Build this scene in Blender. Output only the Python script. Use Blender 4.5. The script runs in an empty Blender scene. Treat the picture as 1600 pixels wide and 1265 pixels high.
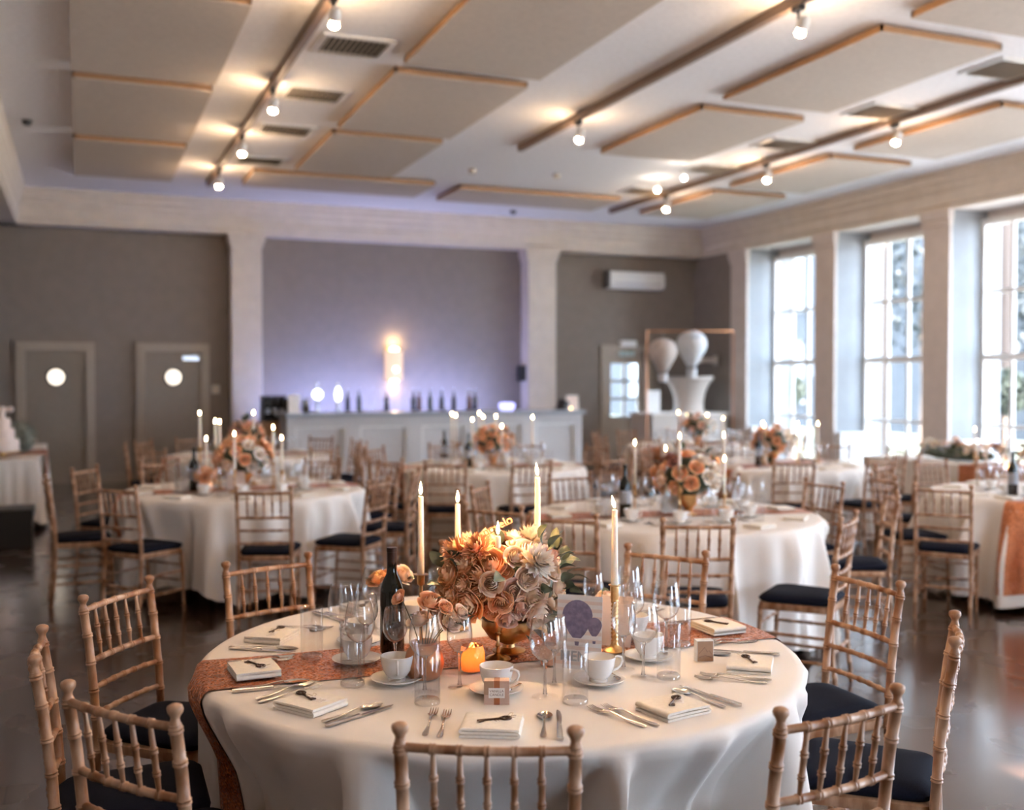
import bpy, math, random
from mathutils import Matrix, Vector
from math import pi, sin, cos, sqrt, atan2, radians

random.seed(7)
S = bpy.context.scene
COL = S.collection

# ------------------------------------------------------------------ camera
F, CX, CY, EYE = 1650.0, 800.0, 632.5, 1.60
PITCH, YAW = -math.atan(37.5 / F), math.atan(675 / F)
cam_d = bpy.data.cameras.new('camera')
cam = bpy.data.objects.new('camera', cam_d)
COL.objects.link(cam)
cam.location = (0, 0, EYE)
cam.rotation_euler = (pi / 2 + PITCH, 0, -YAW)
cam_d.sensor_fit = 'HORIZONTAL'
cam_d.sensor_width = 36.0
cam_d.lens = F / 1600 * 36
cam_d.clip_start, cam_d.clip_end = 0.05, 300
cam_d.dof.use_dof = True
cam_d.dof.focus_distance = 2.95
cam_d.dof.aperture_fstop = 1.9
S.camera = cam

# ------------------------------------------------------------------ light, exposure
SKY = 11.0
BULB = 270.0
w = bpy.data.worlds.new('World')
S.world = w
w.use_nodes = True
bg = w.node_tree.nodes['Background']
bg.inputs[0].default_value = (0.64, 0.79, 1.0, 1)
bg.inputs[1].default_value = SKY
sun_d = bpy.data.lights.new('sun', 'SUN')
sun_d.energy = 60.0
sun_d.color = (1, 0.96, 0.90)
sun_d.angle = radians(0.6)
sun = bpy.data.objects.new('sun', sun_d)
COL.objects.link(sun)
SUN_EL = radians(22)     # low sun from behind the viewer, along the room
sun.rotation_euler = Vector((0, -cos(SUN_EL), sin(SUN_EL))).to_track_quat('Z', 'Y').to_euler()
sun.location = (5, -20, 9)
S.view_settings.view_transform = 'Standard'
S.view_settings.look = 'None'
S.view_settings.exposure = 1.2
S.view_settings.gamma = 1.0
S.view_settings.use_curve_mapping = False
S.cycles.max_bounces = 10
S.cycles.diffuse_bounces = 5
S.cycles.glossy_bounces = 4
S.cycles.transmission_bounces = 8
S.cycles.transparent_max_bounces = 24
S.cycles.caustics_reflective = False
S.cycles.caustics_refractive = False
S.cycles.sample_clamp_indirect = 6.0
S.cycles.use_denoising = True

cp, sp, cyw, syw = cos(PITCH), sin(PITCH), cos(YAW), sin(YAW)


def _ray(px, py):
    u = (px - CX) / F
    v = (CY - py) / F
    f = cp - v * sp
    return (cyw * u + syw * f, -syw * u + cyw * f, sp + v * cp)


def PZ(px, py, z):
    r = _ray(px, py)
    t = (z - EYE) / r[2]
    return (r[0] * t, r[1] * t, z)


def PY(px, py, Y):
    r = _ray(px, py)
    t = Y / r[1]
    return (r[0] * t, Y, EYE + r[2] * t)


def PD(px, py, D):
    """point at distance D along the camera axis"""
    u = (px - CX) / F
    v = (CY - py) / F
    f = cp - v * sp
    return (D * (cyw * u + syw * f) / f, D * (-syw * u + cyw * f) / f, EYE + D * (sp + v * cp) / f)


# ------------------------------------------------------------------ materials
def new_mat(name):
    m = bpy.data.materials.new(name)
    m.use_nodes = True
    nt = m.node_tree
    return m, nt, nt.nodes['Principled BSDF']


def L(nt, a, b):
    nt.links.new(a, b)


def pm(name, c, rough=0.5, metal=0.0, c2=None, scale=20.0, bump=0.0, bscale=None, stretch=(1, 1, 1), spec=None, sheen=0, trans=0, sub=0):
    m, nt, b = new_mat(name)
    b.inputs['Roughness'].default_value = rough
    b.inputs['Metallic'].default_value = metal
    b.inputs['Base Color'].default_value = (*c, 1)
    if spec is not None:
        b.inputs['Specular IOR Level'].default_value = spec
    if sheen:
        b.inputs['Sheen Weight'].default_value = sheen
    if sub:
        b.inputs['Subsurface Weight'].default_value = sub
        b.inputs['Subsurface Radius'].default_value = (0.02, 0.012, 0.006)
    tc = nt.nodes.new('ShaderNodeTexCoord')
    mp = nt.nodes.new('ShaderNodeMapping')
    mp.inputs['Scale'].default_value = stretch
    L(nt, tc.outputs['Object'], mp.inputs[0])
    n = nt.nodes.new('ShaderNodeTexNoise')
    n.inputs['Scale'].default_value = scale
    n.inputs['Detail'].default_value = 4
    L(nt, mp.outputs[0], n.inputs['Vector'])
    c2 = c2 or tuple(min(1, x * 1.08) for x in c)
    mx = nt.nodes.new('ShaderNodeMix')
    mx.data_type = 'RGBA'
    mx.inputs[6].default_value = (*c, 1)
    mx.inputs[7].default_value = (*c2, 1)
    r = nt.nodes.new('ShaderNodeMapRange')
    r.inputs[1].default_value = 0.35
    r.inputs[2].default_value = 0.65
    L(nt, n.outputs[0], r.inputs[0])
    L(nt, r.outputs[0], mx.inputs[0])
    L(nt, mx.outputs[2], b.inputs['Base Color'])
    if bump:
        n2 = nt.nodes.new('ShaderNodeTexNoise')
        n2.inputs['Scale'].default_value = bscale or scale * 4
        L(nt, mp.outputs[0], n2.inputs['Vector'])
        bp = nt.nodes.new('ShaderNodeBump')
        bp.inputs['Strength'].default_value = bump
        bp.inputs['Distance'].default_value = 0.01
        L(nt, n2.outputs[0], bp.inputs['Height'])
        L(nt, bp.outputs[0], b.inputs['Normal'])
    return m


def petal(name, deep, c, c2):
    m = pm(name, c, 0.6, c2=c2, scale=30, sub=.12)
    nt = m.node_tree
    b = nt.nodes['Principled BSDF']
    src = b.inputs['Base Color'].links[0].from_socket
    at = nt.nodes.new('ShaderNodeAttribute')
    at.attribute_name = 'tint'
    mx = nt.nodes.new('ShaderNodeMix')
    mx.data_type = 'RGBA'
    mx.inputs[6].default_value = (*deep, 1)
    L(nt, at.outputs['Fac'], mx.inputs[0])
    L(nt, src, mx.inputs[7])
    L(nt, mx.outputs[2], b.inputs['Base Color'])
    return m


def emit(name, c, s):
    m, nt, b = new_mat(name)
    b.inputs['Base Color'].default_value = (*[x * .2 for x in c], 1)
    b.inputs['Emission Color'].default_value = (*c, 1)
    b.inputs['Emission Strength'].default_value = s
    return m


def thin_glass(name, tint=(1, 1, 1), refl=0.05, edge=0.75, power=5.0):
    m = bpy.data.materials.new(name)
    m.use_nodes = True
    nt = m.node_tree
    nt.nodes.clear()
    o = nt.nodes.new('ShaderNodeOutputMaterial')
    t = nt.nodes.new('ShaderNodeBsdfTransparent')
    t.inputs[0].default_value = (*tint, 1)
    g = nt.nodes.new('ShaderNodeBsdfGlossy')
    g.inputs['Roughness'].default_value = 0.03
    lw = nt.nodes.new('ShaderNodeLayerWeight')
    lw.inputs[0].default_value = 0.5
    p = nt.nodes.new('ShaderNodeMath')
    p.operation = 'POWER'
    p.inputs[1].default_value = power
    L(nt, lw.outputs['Facing'], p.inputs[0])
    r = nt.nodes.new('ShaderNodeMapRange')
    r.inputs[3].default_value = refl
    r.inputs[4].default_value = edge
    L(nt, p.outputs[0], r.inputs[0])
    mx = nt.nodes.new('ShaderNodeMixShader')
    L(nt, r.outputs[0], mx.inputs[0])
    L(nt, t.outputs[0], mx.inputs[1])
    L(nt, g.outputs[0], mx.inputs[2])
    L(nt, mx.outputs[0], o.inputs[0])
    return m


def sequin_mat(name, c):
    m, nt, b = new_mat(name)
    b.inputs['Metallic'].default_value = 0.7
    b.inputs['Roughness'].default_value = 0.32
    tc = nt.nodes.new('ShaderNodeTexCoord')
    v = nt.nodes.new('ShaderNodeTexVoronoi')
    v.inputs['Scale'].default_value = 170
    L(nt, tc.outputs['Object'], v.inputs['Vector'])
    sep = nt.nodes.new('ShaderNodeSeparateColor')
    L(nt, v.outputs['Color'], sep.inputs[0])
    mx = nt.nodes.new('ShaderNodeMix')
    mx.data_type = 'RGBA'
    mx.inputs[6].default_value = (c[0] * .55, c[1] * .5, c[2] * .5, 1)
    mx.inputs[7].default_value = (min(1, c[0] * 1.25), c[1] * 1.4, c[2] * 1.5, 1)
    L(nt, sep.outputs[0], mx.inputs[0])
    L(nt, mx.outputs[2], b.inputs['Base Color'])
    # each sequin tilts its own way
    vm = nt.nodes.new('ShaderNodeVectorMath')
    vm.operation = 'SUBTRACT'
    vm.inputs[1].default_value = (.5, .5, .5)
    L(nt, v.outputs['Color'], vm.inputs[0])
    sc = nt.nodes.new('ShaderNodeVectorMath')
    sc.operation = 'SCALE'
    sc.inputs['Scale'].default_value = 0.9
    L(nt, vm.outputs[0], sc.inputs[0])
    ge = nt.nodes.new('ShaderNodeNewGeometry')
    ad = nt.nodes.new('ShaderNodeVectorMath')
    ad.operation = 'ADD'
    L(nt, ge.outputs['Normal'], ad.inputs[0])
    L(nt, sc.outputs[0], ad.inputs[1])
    no = nt.nodes.new('ShaderNodeVectorMath')
    no.operation = 'NORMALIZE'
    L(nt, ad.outputs[0], no.inputs[0])
    L(nt, no.outputs[0], b.inputs['Normal'])
    return m


def floor_mat():
    m, nt, b = new_mat('dark stained floorboards')
    tc = nt.nodes.new('ShaderNodeTexCoord')
    mp = nt.nodes.new('ShaderNodeMapping')
    mp.inputs['Rotation'].default_value = (0, 0, pi / 2)
    L(nt, tc.outputs['Object'], mp.inputs[0])
    br = nt.nodes.new('ShaderNodeTexBrick')
    br.inputs['Color1'].default_value = (0.042, 0.023, 0.016, 1)
    br.inputs['Color2'].default_value = (0.072, 0.040, 0.028, 1)
    br.inputs['Mortar'].default_value = (0.02, 0.01, 0.008, 1)
    br.inputs['Scale'].default_value = 1.0
    br.inputs['Mortar Size'].default_value = 0.004
    br.inputs['Brick Width'].default_value = 1.2
    br.inputs['Row Height'].default_value = 0.14
    L(nt, mp.outputs[0], br.inputs['Vector'])
    n = nt.nodes.new('ShaderNodeTexNoise')
    n.inputs['Scale'].default_value = 3
    n.inputs['Detail'].default_value = 6
    L(nt, tc.outputs['Object'], n.inputs['Vector'])
    r = nt.nodes.new('ShaderNodeMapRange')
    r.inputs[3].default_value = 0.16
    r.inputs[4].default_value = 0.36
    L(nt, n.outputs[0], r.inputs[0])
    L(nt, r.outputs[0], b.inputs['Roughness'])
    b.inputs['Specular IOR Level'].default_value = 0.3
    b.inputs['Coat Weight'].default_value = 1.0
    b.inputs['Coat Roughness'].default_value = 0.15
    b.inputs['Coat IOR'].default_value = 1.7
    L(nt, br.outputs['Color'], b.inputs['Base Color'])
    bp = nt.nodes.new('ShaderNodeBump')
    bp.inputs['Strength'].default_value = 0.25
    bp.inputs['Distance'].default_value = 0.004
    L(nt, n.outputs[0], bp.inputs['Height'])
    L(nt, bp.outputs[0], b.inputs['Normal'])
    return m


M = {}
M['ceiling'] = pm('white ceiling paint', (0.84, 0.82, 0.83), 0.85)
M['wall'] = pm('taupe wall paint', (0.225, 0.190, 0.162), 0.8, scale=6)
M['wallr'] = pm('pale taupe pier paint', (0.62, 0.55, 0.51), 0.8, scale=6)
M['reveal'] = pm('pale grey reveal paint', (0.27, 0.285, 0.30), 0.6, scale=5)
M['white'] = pm('white gloss paint', (0.78, 0.77, 0.75), 0.4)
M['cornice'] = pm('cream cornice paint', (0.62, 0.55, 0.475), 0.7, scale=5)
M['doorpaint'] = pm('taupe door paint', (0.24, 0.20, 0.16), 0.45)
M['doorframe'] = pm('beige door frame paint', (0.36, 0.30, 0.24), 0.5)
M['floor'] = floor_mat()
M['panel'] = pm('acoustic panel fabric', (0.57, 0.49, 0.42), 0.9, bump=.1, bscale=300)
M['paneledge'] = pm('lamplit panel edge and brown counter', (0.42, 0.235, 0.115), 0.6)  # warm spotlight on the panel edges is put into their colour
M['rail'] = pm('shaded white track rail', (0.22, 0.15, 0.11), 0.45)  # rails are white; their brownish shade is put into this colour
M['dark'] = pm('black metal', (0.02, 0.02, 0.022), 0.4)
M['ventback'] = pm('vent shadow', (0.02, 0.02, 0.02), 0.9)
M['wood'] = pm('limewashed chair wood', (0.25, 0.10, 0.038), 0.40, c2=(0.53, 0.325, 0.20), scale=22, stretch=(1, 1, .35), bump=.08)
M['pad'] = pm('navy seat fabric', (0.0035, 0.005, 0.013), 0.85, c2=(0.006, 0.008, 0.018), scale=200, bump=.1, spec=.14)
M['cloth'] = pm('white linen tablecloth', (0.80, 0.74, 0.68), 0.85, c2=(0.83, 0.77, 0.71), scale=3, bump=.06, bscale=500)
M['linen'] = pm('cream napkin linen', (0.80, 0.74, 0.65), 0.85, scale=80, bump=.08, bscale=600)
M['sequin'] = sequin_mat('copper sequins', (0.62, 0.205, 0.085))
M['steel'] = pm('polished cutlery steel', (0.62, 0.58, 0.54), 0.16, 1.0, scale=40)
M['china'] = pm('white china', (0.84, 0.81, 0.77), 0.18)
M['glass'] = thin_glass('clear drinking glass', (0.985, 0.985, 0.985), 0.06, 0.85, 3.2)
M['footglass'] = thin_glass('glass foot', (0.985, 0.985, 0.985), 0.05, 0.6)
M['tglass'] = thin_glass('tumbler glass', (0.97, 0.97, 0.97), 0.06, 0.6)
M['baseglass'] = thin_glass('thick tumbler base', (0.93, 0.93, 0.93), 0.14, 0.75, 2.0)
M['pane'] = thin_glass('window pane glass', (0.97, 0.98, 0.98), 0.04, 0.5)
m_, nt_, b_ = new_mat('solid glass')
b_.inputs['Transmission Weight'].default_value = 1.0
b_.inputs['Roughness'].default_value = 0.0
b_.inputs['IOR'].default_value = 1.45
M['solid'] = m_
M['bottle'] = pm('dark green bottle glass', (0.006, 0.008, 0.006), 0.08, spec=.6)
M['foil'] = pm('dark bottle foil', (0.03, 0.015, 0.012), 0.35, .4)
M['gold'] = pm('aged gold brass', (0.62, 0.36, 0.14), 0.28, 1.0, c2=(0.72, 0.46, 0.22), scale=60)
M['copper'] = pm('copper metal', (0.58, 0.26, 0.13), 0.3, 1.0)
M['candle'] = pm('ivory candle wax', (0.86, 0.76, 0.64), 0.5, sub=.25)
M['wick'] = pm('burnt wick', (0.02, 0.015, 0.012), 0.9)
M['flame'] = emit('candle flame', (1.0, 0.72, 0.38), 34)
M['bulb'] = emit('warm spotlight bulb', (1.0, 0.68, 0.40), BULB)
M['bulbw'] = emit('small white lamp', (1.0, 0.88, 0.72), 60)
M['sconceglow'] = emit('sconce lamp', (1.0, 0.72, 0.42), 7)
M['sconceshade'] = emit('lit peach sconce shade', (1.0, 0.66, 0.44), .42)
M['roseP'] = petal('peach rose petal', (0.80, 0.34, 0.15), (0.95, 0.55, 0.31), (0.96, 0.68, 0.46))
M['roseC'] = petal('cream rose petal', (0.84, 0.54, 0.35), (0.94, 0.75, 0.59), (0.95, 0.83, 0.72))
M['roseB'] = petal('blush rose petal', (0.76, 0.42, 0.30), (0.90, 0.61, 0.49), (0.92, 0.74, 0.64))
M['roseW'] = petal('ivory dahlia petal', (0.70, 0.56, 0.42), (0.88, 0.81, 0.73), (0.90, 0.84, 0.78))
M['roseD'] = petal('dusky rose petal', (0.16, 0.05, 0.04), (0.42, 0.17, 0.13), (0.48, 0.22, 0.17))
M['leaf'] = pm('grey green leaf', (0.07, 0.095, 0.065), 0.5, c2=(0.12, 0.15, 0.10), scale=30)
M['leafd'] = pm('dark green leaf', (0.028, 0.045, 0.025), 0.5, c2=(0.05, 0.07, 0.04), scale=30)
M['stem'] = pm('brown green stem', (0.10, 0.075, 0.035), 0.7)
M['gyp'] = pm('grey green gypsophila', (0.20, 0.21, 0.17), 0.8, c2=(0.32, 0.32, 0.27), scale=60)
M['paper'] = pm('cream card', (0.80, 0.76, 0.72), 0.7)
M['pinkcard'] = pm('blush card', (0.74, 0.60, 0.53), 0.7)
M['stripe'] = pm('pale blush stripe print', (0.76, 0.62, 0.54), 0.7)
M['purple'] = pm('slate purple balloon print', (0.17, 0.14, 0.22), 0.7, c2=(0.26, 0.22, 0.32), scale=60)
M['greyink'] = pm('grey print ink', (0.40, 0.42, 0.44), 0.7)
M['inkdark'] = pm('brown ink', (0.2, 0.12, 0.09), 0.7)
M['brownkey'] = pm('antique key bronze', (0.075, 0.04, 0.025), 0.4, .6)
M['kraft'] = pm('kraft brown card', (0.40, 0.25, 0.16), 0.8, scale=60)
M['ribbon'] = pm('rust ribbon', (0.36, 0.12, 0.045), 0.5)
M['twine'] = pm('natural twine', (0.62, 0.52, 0.40), 0.9)
M['lasercut'] = pm('laser cut wood', (0.11, 0.045, 0.022), 0.6)
M['blk'] = pm('black plastic', (0.012, 0.012, 0.014), 0.45)
M['barface'] = pm('pale grey bar paint', (0.58, 0.56, 0.56), 0.5)
M['bartop'] = pm('slate bar top', (0.34, 0.36, 0.40), 0.3)
M['stucco'] = pm('pale stucco', (0.046, 0.048, 0.053), 0.9, c2=(.056,.058,.063), scale=2)
M['peach'] = pm('peach portico stucco', (0.075, 0.050, 0.037), 0.85, scale=3)
M['hedge'] = pm('topiary leaves', (0.008, 0.014, 0.010), 0.6, c2=(0.018, 0.026, 0.020), scale=12)
M['treeleaf'] = pm('tree leaves', (0.028, 0.033, 0.036), 0.6, c2=(0.045, 0.052, 0.056), scale=3)
M['bark'] = pm('bark', (0.09, 0.065, 0.05), 0.9)
M['paving'] = pm('pale terrace paving', (0.42, 0.40, 0.38), 0.9, scale=4)
M['urn'] = pm('off white plaster', (0.52, 0.46, 0.41), 0.7)
M['lantern'] = pm('white paper balloon', (0.62, 0.62, 0.63), 0.6)
M['lanternp'] = pm('blush paper balloon', (0.54, 0.46, 0.41), 0.6)
M['cake'] = pm('ivory icing', (0.72, 0.60, 0.54), 0.5)
M['bin'] = pm('dark taupe metal', (0.10, 0.085, 0.07), 0.5)
M['frost'] = emit('lit frosted porthole', (1.0, 0.86, 0.70), 1.1)
M['tapglow'] = emit('lit beer tap badge', (0.92, 0.96, 1.0), 2.6)
M['blueglow'] = emit('violet led panel', (0.42, 0.42, 1.0), 1.3)
M['votglow'] = emit('tealight glow', (1.0, 0.58, 0.24), 9)
M['exitgreen'] = pm('pale exit sign face', (0.50, 0.62, 0.62), 0.5)
M['exitink'] = pm('exit sign green', (0.10, 0.34, 0.30), 0.5)
M['amber'] = pm('amber spirit glass', (0.10, 0.035, 0.008), 0.1)
M['silver'] = pm('silver pourer', (0.6, 0.6, 0.62), 0.25, 1)


# ------------------------------------------------------------------ mesh builder
class MB:
    def __init__(s):
        s.v, s.f, s.m, s.cur, s.tint = [], [], [], 0, []

    def add(s, vs, fs, mx=None):
        o = len(s.v)
        if mx is not None:
            vs = [mx @ Vector(p) for p in vs]
        s.v += [tuple(p) for p in vs]
        s.f += [tuple(i + o for i in f) for f in fs]
        s.m += [s.cur] * len(fs)
        return s

    def box(s, x0, x1, y0, y1, z0, z1, mx=None):
        return s.add([(x0, y0, z0), (x1, y0, z0), (x1, y1, z0), (x0, y1, z0), (x0, y0, z1), (x1, y0, z1), (x1, y1, z1), (x0, y1, z1)],
                     [(0, 3, 2, 1), (4, 5, 6, 7), (0, 1, 5, 4), (1, 2, 6, 5), (2, 3, 7, 6), (3, 0, 4, 7)], mx)

    def cbox(s, c, d, mx=None):
        return s.box(c[0] - d[0] / 2, c[0] + d[0] / 2, c[1] - d[1] / 2, c[1] + d[1] / 2, c[2] - d[2] / 2, c[2] + d[2] / 2, mx)

    def lathe(s, prof, n=16, mx=None, a0=0.0):
        vs, fs = [], []
        rows = []
        for r, z in prof:
            if r < 1e-6:
                rows.append([len(vs)])
                vs.append((0, 0, z))
            else:
                rows.append(list(range(len(vs), len(vs) + n)))
                vs += [(r * cos(a0 + 2 * pi * i / n), r * sin(a0 + 2 * pi * i / n), z) for i in range(n)]
        for a, b in zip(rows, rows[1:]):
            for i in range(n):
                j = (i + 1) % n
                if len(a) == 1 and len(b) == 1:
                    continue
                if len(a) == 1:
                    fs.append((a[0], b[j], b[i]))
                elif len(b) == 1:
                    fs.append((a[i], a[j], b[0]))
                else:
                    fs.append((a[i], a[j], b[j], b[i]))
        return s.add(vs, fs, mx)

    def tube(s, pts, rad, n=8, mx=None, cap=True):
        pts = [Vector(p) for p in pts]
        if not isinstance(rad, (list, tuple)):
            rad = [rad] * len(pts)
        vs, fs = [], []
        t = (pts[1] - pts[0]).normalized()
        ref = Vector((0, 0, 1)) if abs(t.z) < .9 else Vector((1, 0, 0))
        u = t.cross(ref).normalized()
        for i, p in enumerate(pts):
            a = pts[max(0, i - 1)]
            b = pts[min(len(pts) - 1, i + 1)]
            if (b - a).length > 1e-9:
                t = (b - a).normalized()
            u = (u - t * u.dot(t)).normalized()
            w_ = t.cross(u)
            for k in range(n):
                q = 2 * pi * k / n
                vs.append(p + (u * cos(q) + w_ * sin(q)) * rad[i])
        for i in range(len(pts) - 1):
            for k in range(n):
                j = (k + 1) % n
                fs.append((i * n + k, i * n + j, (i + 1) * n + j, (i + 1) * n + k))
        if cap:
            fs.append(tuple(range(n - 1, -1, -1)))
            e = (len(pts) - 1) * n
            fs.append(tuple(range(e, e + n)))
        return s.add(vs, fs, mx)

    def sphere(s, c, r, n=12, k=8, sq=(1, 1, 1), mx=None):
        prof = [(max(0, r * sin(pi * i / k)) if 0 < i < k else 0, -r * cos(pi * i / k)) for i in range(k + 1)]
        t = Matrix.Translation(c) @ Matrix.Diagonal((*sq, 1))
        return s.lathe(prof, n, (mx @ t) if mx is not None else t)

    def grid(s, fn, nu, nv, mx=None, closeu=False):
        vs = [fn(i / nu, j / nv) for i in range(nu + (0 if closeu else 1)) for j in range(nv + 1)]
        fs = []
        W = nv + 1
        cnt = nu if closeu else nu + 1
        for i in range(nu):
            for j in range(nv):
                a = i * W + j
                b = ((i + 1) % cnt) * W + j
                fs.append((a, b, b + 1, a + 1))
        return s.add(vs, fs, mx)

    def prism(s, poly, z0, z1, mx=None):
        n = len(poly)
        vs = [(x, y, z0) for x, y in poly] + [(x, y, z1) for x, y in poly]
        fs = [tuple(range(n - 1, -1, -1)), tuple(range(n, 2 * n))] + [(i, (i + 1) % n, n + (i + 1) % n, n + i) for i in range(n)]
        return s.add(vs, fs, mx)

    def mesh(s, name, mats, smooth=40):
        me = bpy.data.meshes.new(name)
        me.from_pydata(s.v, [], s.f)
        for m in (mats if isinstance(mats, (list, tuple)) else [mats]):
            me.materials.append(M[m] if isinstance(m, str) else m)
        if any(s.m):
            me.polygons.foreach_set('material_index', s.m)
        if smooth:
            me.polygons.foreach_set('use_smooth', [True] * len(me.polygons))
            if smooth < 180:
                me.set_sharp_from_angle(angle=radians(smooth))
        if s.tint:
            at = me.attributes.new('tint', 'FLOAT', 'POINT')
            at.data.foreach_set('value', s.tint)
        me.update()
        return me


def mk(name, me, parent=None, loc=(0, 0, 0), rot=(0, 0, 0), scale=None):
    o = bpy.data.objects.new(name, me)
    COL.objects.link(o)
    o.location = loc
    o.rotation_euler = rot
    if scale is not None:
        o.scale = (scale,) * 3 if isinstance(scale, (int, float)) else scale
    if parent is not None:
        o.parent = parent
    return o


def tag(o, label, cat, group=None):
    o['label'] = label
    o['category'] = cat
    if group:
        o['group'] = group
    return o


def struct(name, me, parent=None, **k):
    o = mk(name, me, parent, **k)
    if parent is None:
        o['kind'] = 'structure'
    return o


def build(name, label, cat, parts, loc=(0, 0, 0), rz=0.0, group=None, rot=None, scale=None):
    """a thing: an Empty with parts [(name, mesh, loc, rot, kids)]"""
    r = mk(name, None, None, loc, rot or (0, 0, rz), scale)
    r.empty_display_size = .1
    tag(r, label, cat, group)
    for p in parts:
        c = mk(p[0], p[1], r, p[2] if len(p) > 2 else (0, 0, 0), p[3] if len(p) > 3 else (0, 0, 0))
        if len(p) > 4 and p[4]:
            for q in p[4]:
                mk(q[0], q[1], c, q[2] if len(q) > 2 else (0, 0, 0), q[3] if len(q) > 3 else (0, 0, 0))
        if len(p) > 5 and p[5]:
            c['label'] = p[5]
    return r


def text_mesh(name, body, size, mat, parent, loc, rot, extrude=0.0004, bold=0.0):
    cu = bpy.data.curves.new(name, 'FONT')
    cu.body = body
    cu.size = size
    cu.align_x = 'CENTER'
    cu.align_y = 'CENTER'
    cu.extrude = extrude
    cu.offset = bold
    cu.materials.append(M[mat])
    t_ = bpy.data.objects.new(name, cu)
    me = bpy.data.meshes.new_from_object(t_)
    bpy.data.objects.remove(t_)
    o = bpy.data.objects.new(name, me)
    COL.objects.link(o)
    o.parent = parent
    o.location = loc
    o.rotation_euler = rot
    return o


# ================================================================== ROOM
XL, XR, XW = -1.2, 11.0, 11.7        # left wall, pier faces, window plane
YF, YB, YP = -3.2, 17.8, 17.45       # wall behind the camera, back wall, back pilaster faces
ZC, ZE = 4.5, 3.97                   # ceiling, underside of the entablature
WIN = [(16.0 - 2.39 * i, 1.9) for i in range(8)]   # far jamb, width

struct('floor', MB().box(XL - .3, XW + .2, YF - .2, YB + .3, -.1, 0).mesh('floor', 'floor', 0))
struct('ceiling', MB().box(XL - .3, XW + .4, YF - .3, YB + .3, ZC, ZC + .15).mesh('ceiling', 'ceiling', 0))
struct('wall_left', MB().box(XL - .2, XL, YF, YB, 0, ZC).mesh('wall_left', 'wall', 0))
FX0, FX1, FZ0, FZ1 = 3.46, 5.2, .8, (3.26 - YF) * math.tan(SUN_EL)  # unseen window added behind the viewer, sized to cast the floor sun patch
b = MB()
b.box(XL - .2, FX0, YF - .05, YF, 0, ZC)
b.box(FX1, XW + .3, YF - .05, YF, 0, ZC)
b.box(FX0, FX1, YF - .05, YF, 0, FZ0)
b.box(FX0, FX1, YF - .05, YF, FZ1, ZC)
struct('wall_front', b.mesh('wall_front', 'wall', 0))
wf = struct('window_9', None)
b = MB()
for x in (FX0, (FX0 + FX1) / 2 - .02, FX1 - .04):
    b.box(x, x + .04, YF - .045, YF - .005, FZ0, FZ1)
b.box(FX0, FX1, YF - .045, YF - .005, FZ0, FZ0 + .04)
mk('frame', b.mesh('frame', 'white', 0), wf)
mk('pane', MB().add([(FX0, YF - .02, FZ0), (FX1, YF - .02, FZ0), (FX1, YF - .02, FZ1), (FX0, YF - .02, FZ1)], [(0, 1, 2, 3)]).mesh('pane', 'pane', 0), wf)
# back wall with the opening of the glazed door
DX0, DX1, DZ = 9.18, 10.02, 2.18
b = MB()
b.box(XL - .2, DX0, YB, YB + .2, 0, ZC)
b.box(DX0, DX1, YB, YB + .2, DZ, ZC)
b.box(DX1, XW + .3, YB, YB + .2, 0, ZC)
struct('wall_back', b.mesh('wall_back', 'wall', 0))

# right wall: piers, heads, low dado under the windows' reveals
b = MB()
edges = []
for yf, wd in WIN:
    edges.append((yf - wd, yf))
ypiers = [(16.0, YB)] + [(edges[i + 1][1], edges[i][0]) for i in range(len(edges) - 1)] + [(YF, edges[-1][0])]
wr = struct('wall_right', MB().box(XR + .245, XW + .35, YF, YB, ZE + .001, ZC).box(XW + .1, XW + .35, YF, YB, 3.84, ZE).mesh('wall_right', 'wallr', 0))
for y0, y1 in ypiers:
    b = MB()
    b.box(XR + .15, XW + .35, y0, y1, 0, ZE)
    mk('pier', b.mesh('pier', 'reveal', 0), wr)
    yy0, yy1 = (16.0, 16.5) if y1 == YB else (y0, y1)
    b = MB()
    b.box(XR + .10, XR + .15, yy0, yy1, 0, ZE - .001)
    mk('pilaster_face', b.mesh('pilaster', 'wallr', 0), wr)
    b = MB()
    b.box(XR + .05, XR + .15, yy0 - .03, yy1 + .03, ZE - .13, ZE - .002)
    b.box(XR + .075, XR + .15, yy0 - .015, yy1 + .015, ZE - .22, ZE - .13)
    mk('capital', b.mesh('capital', 'wallr', 0), wr)
    mk('plinth', MB().box(XR + .07, XR + .15, yy0 - .02, yy1 + .02, 0, .22).mesh('plinth', 'white', 0), wr)

mk('corner_panel', MB().box(XR + .12, XR + .16, 16.5, YB, 0, ZE - .001).mesh('corner_panel', 'wall', 0), wr)
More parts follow.
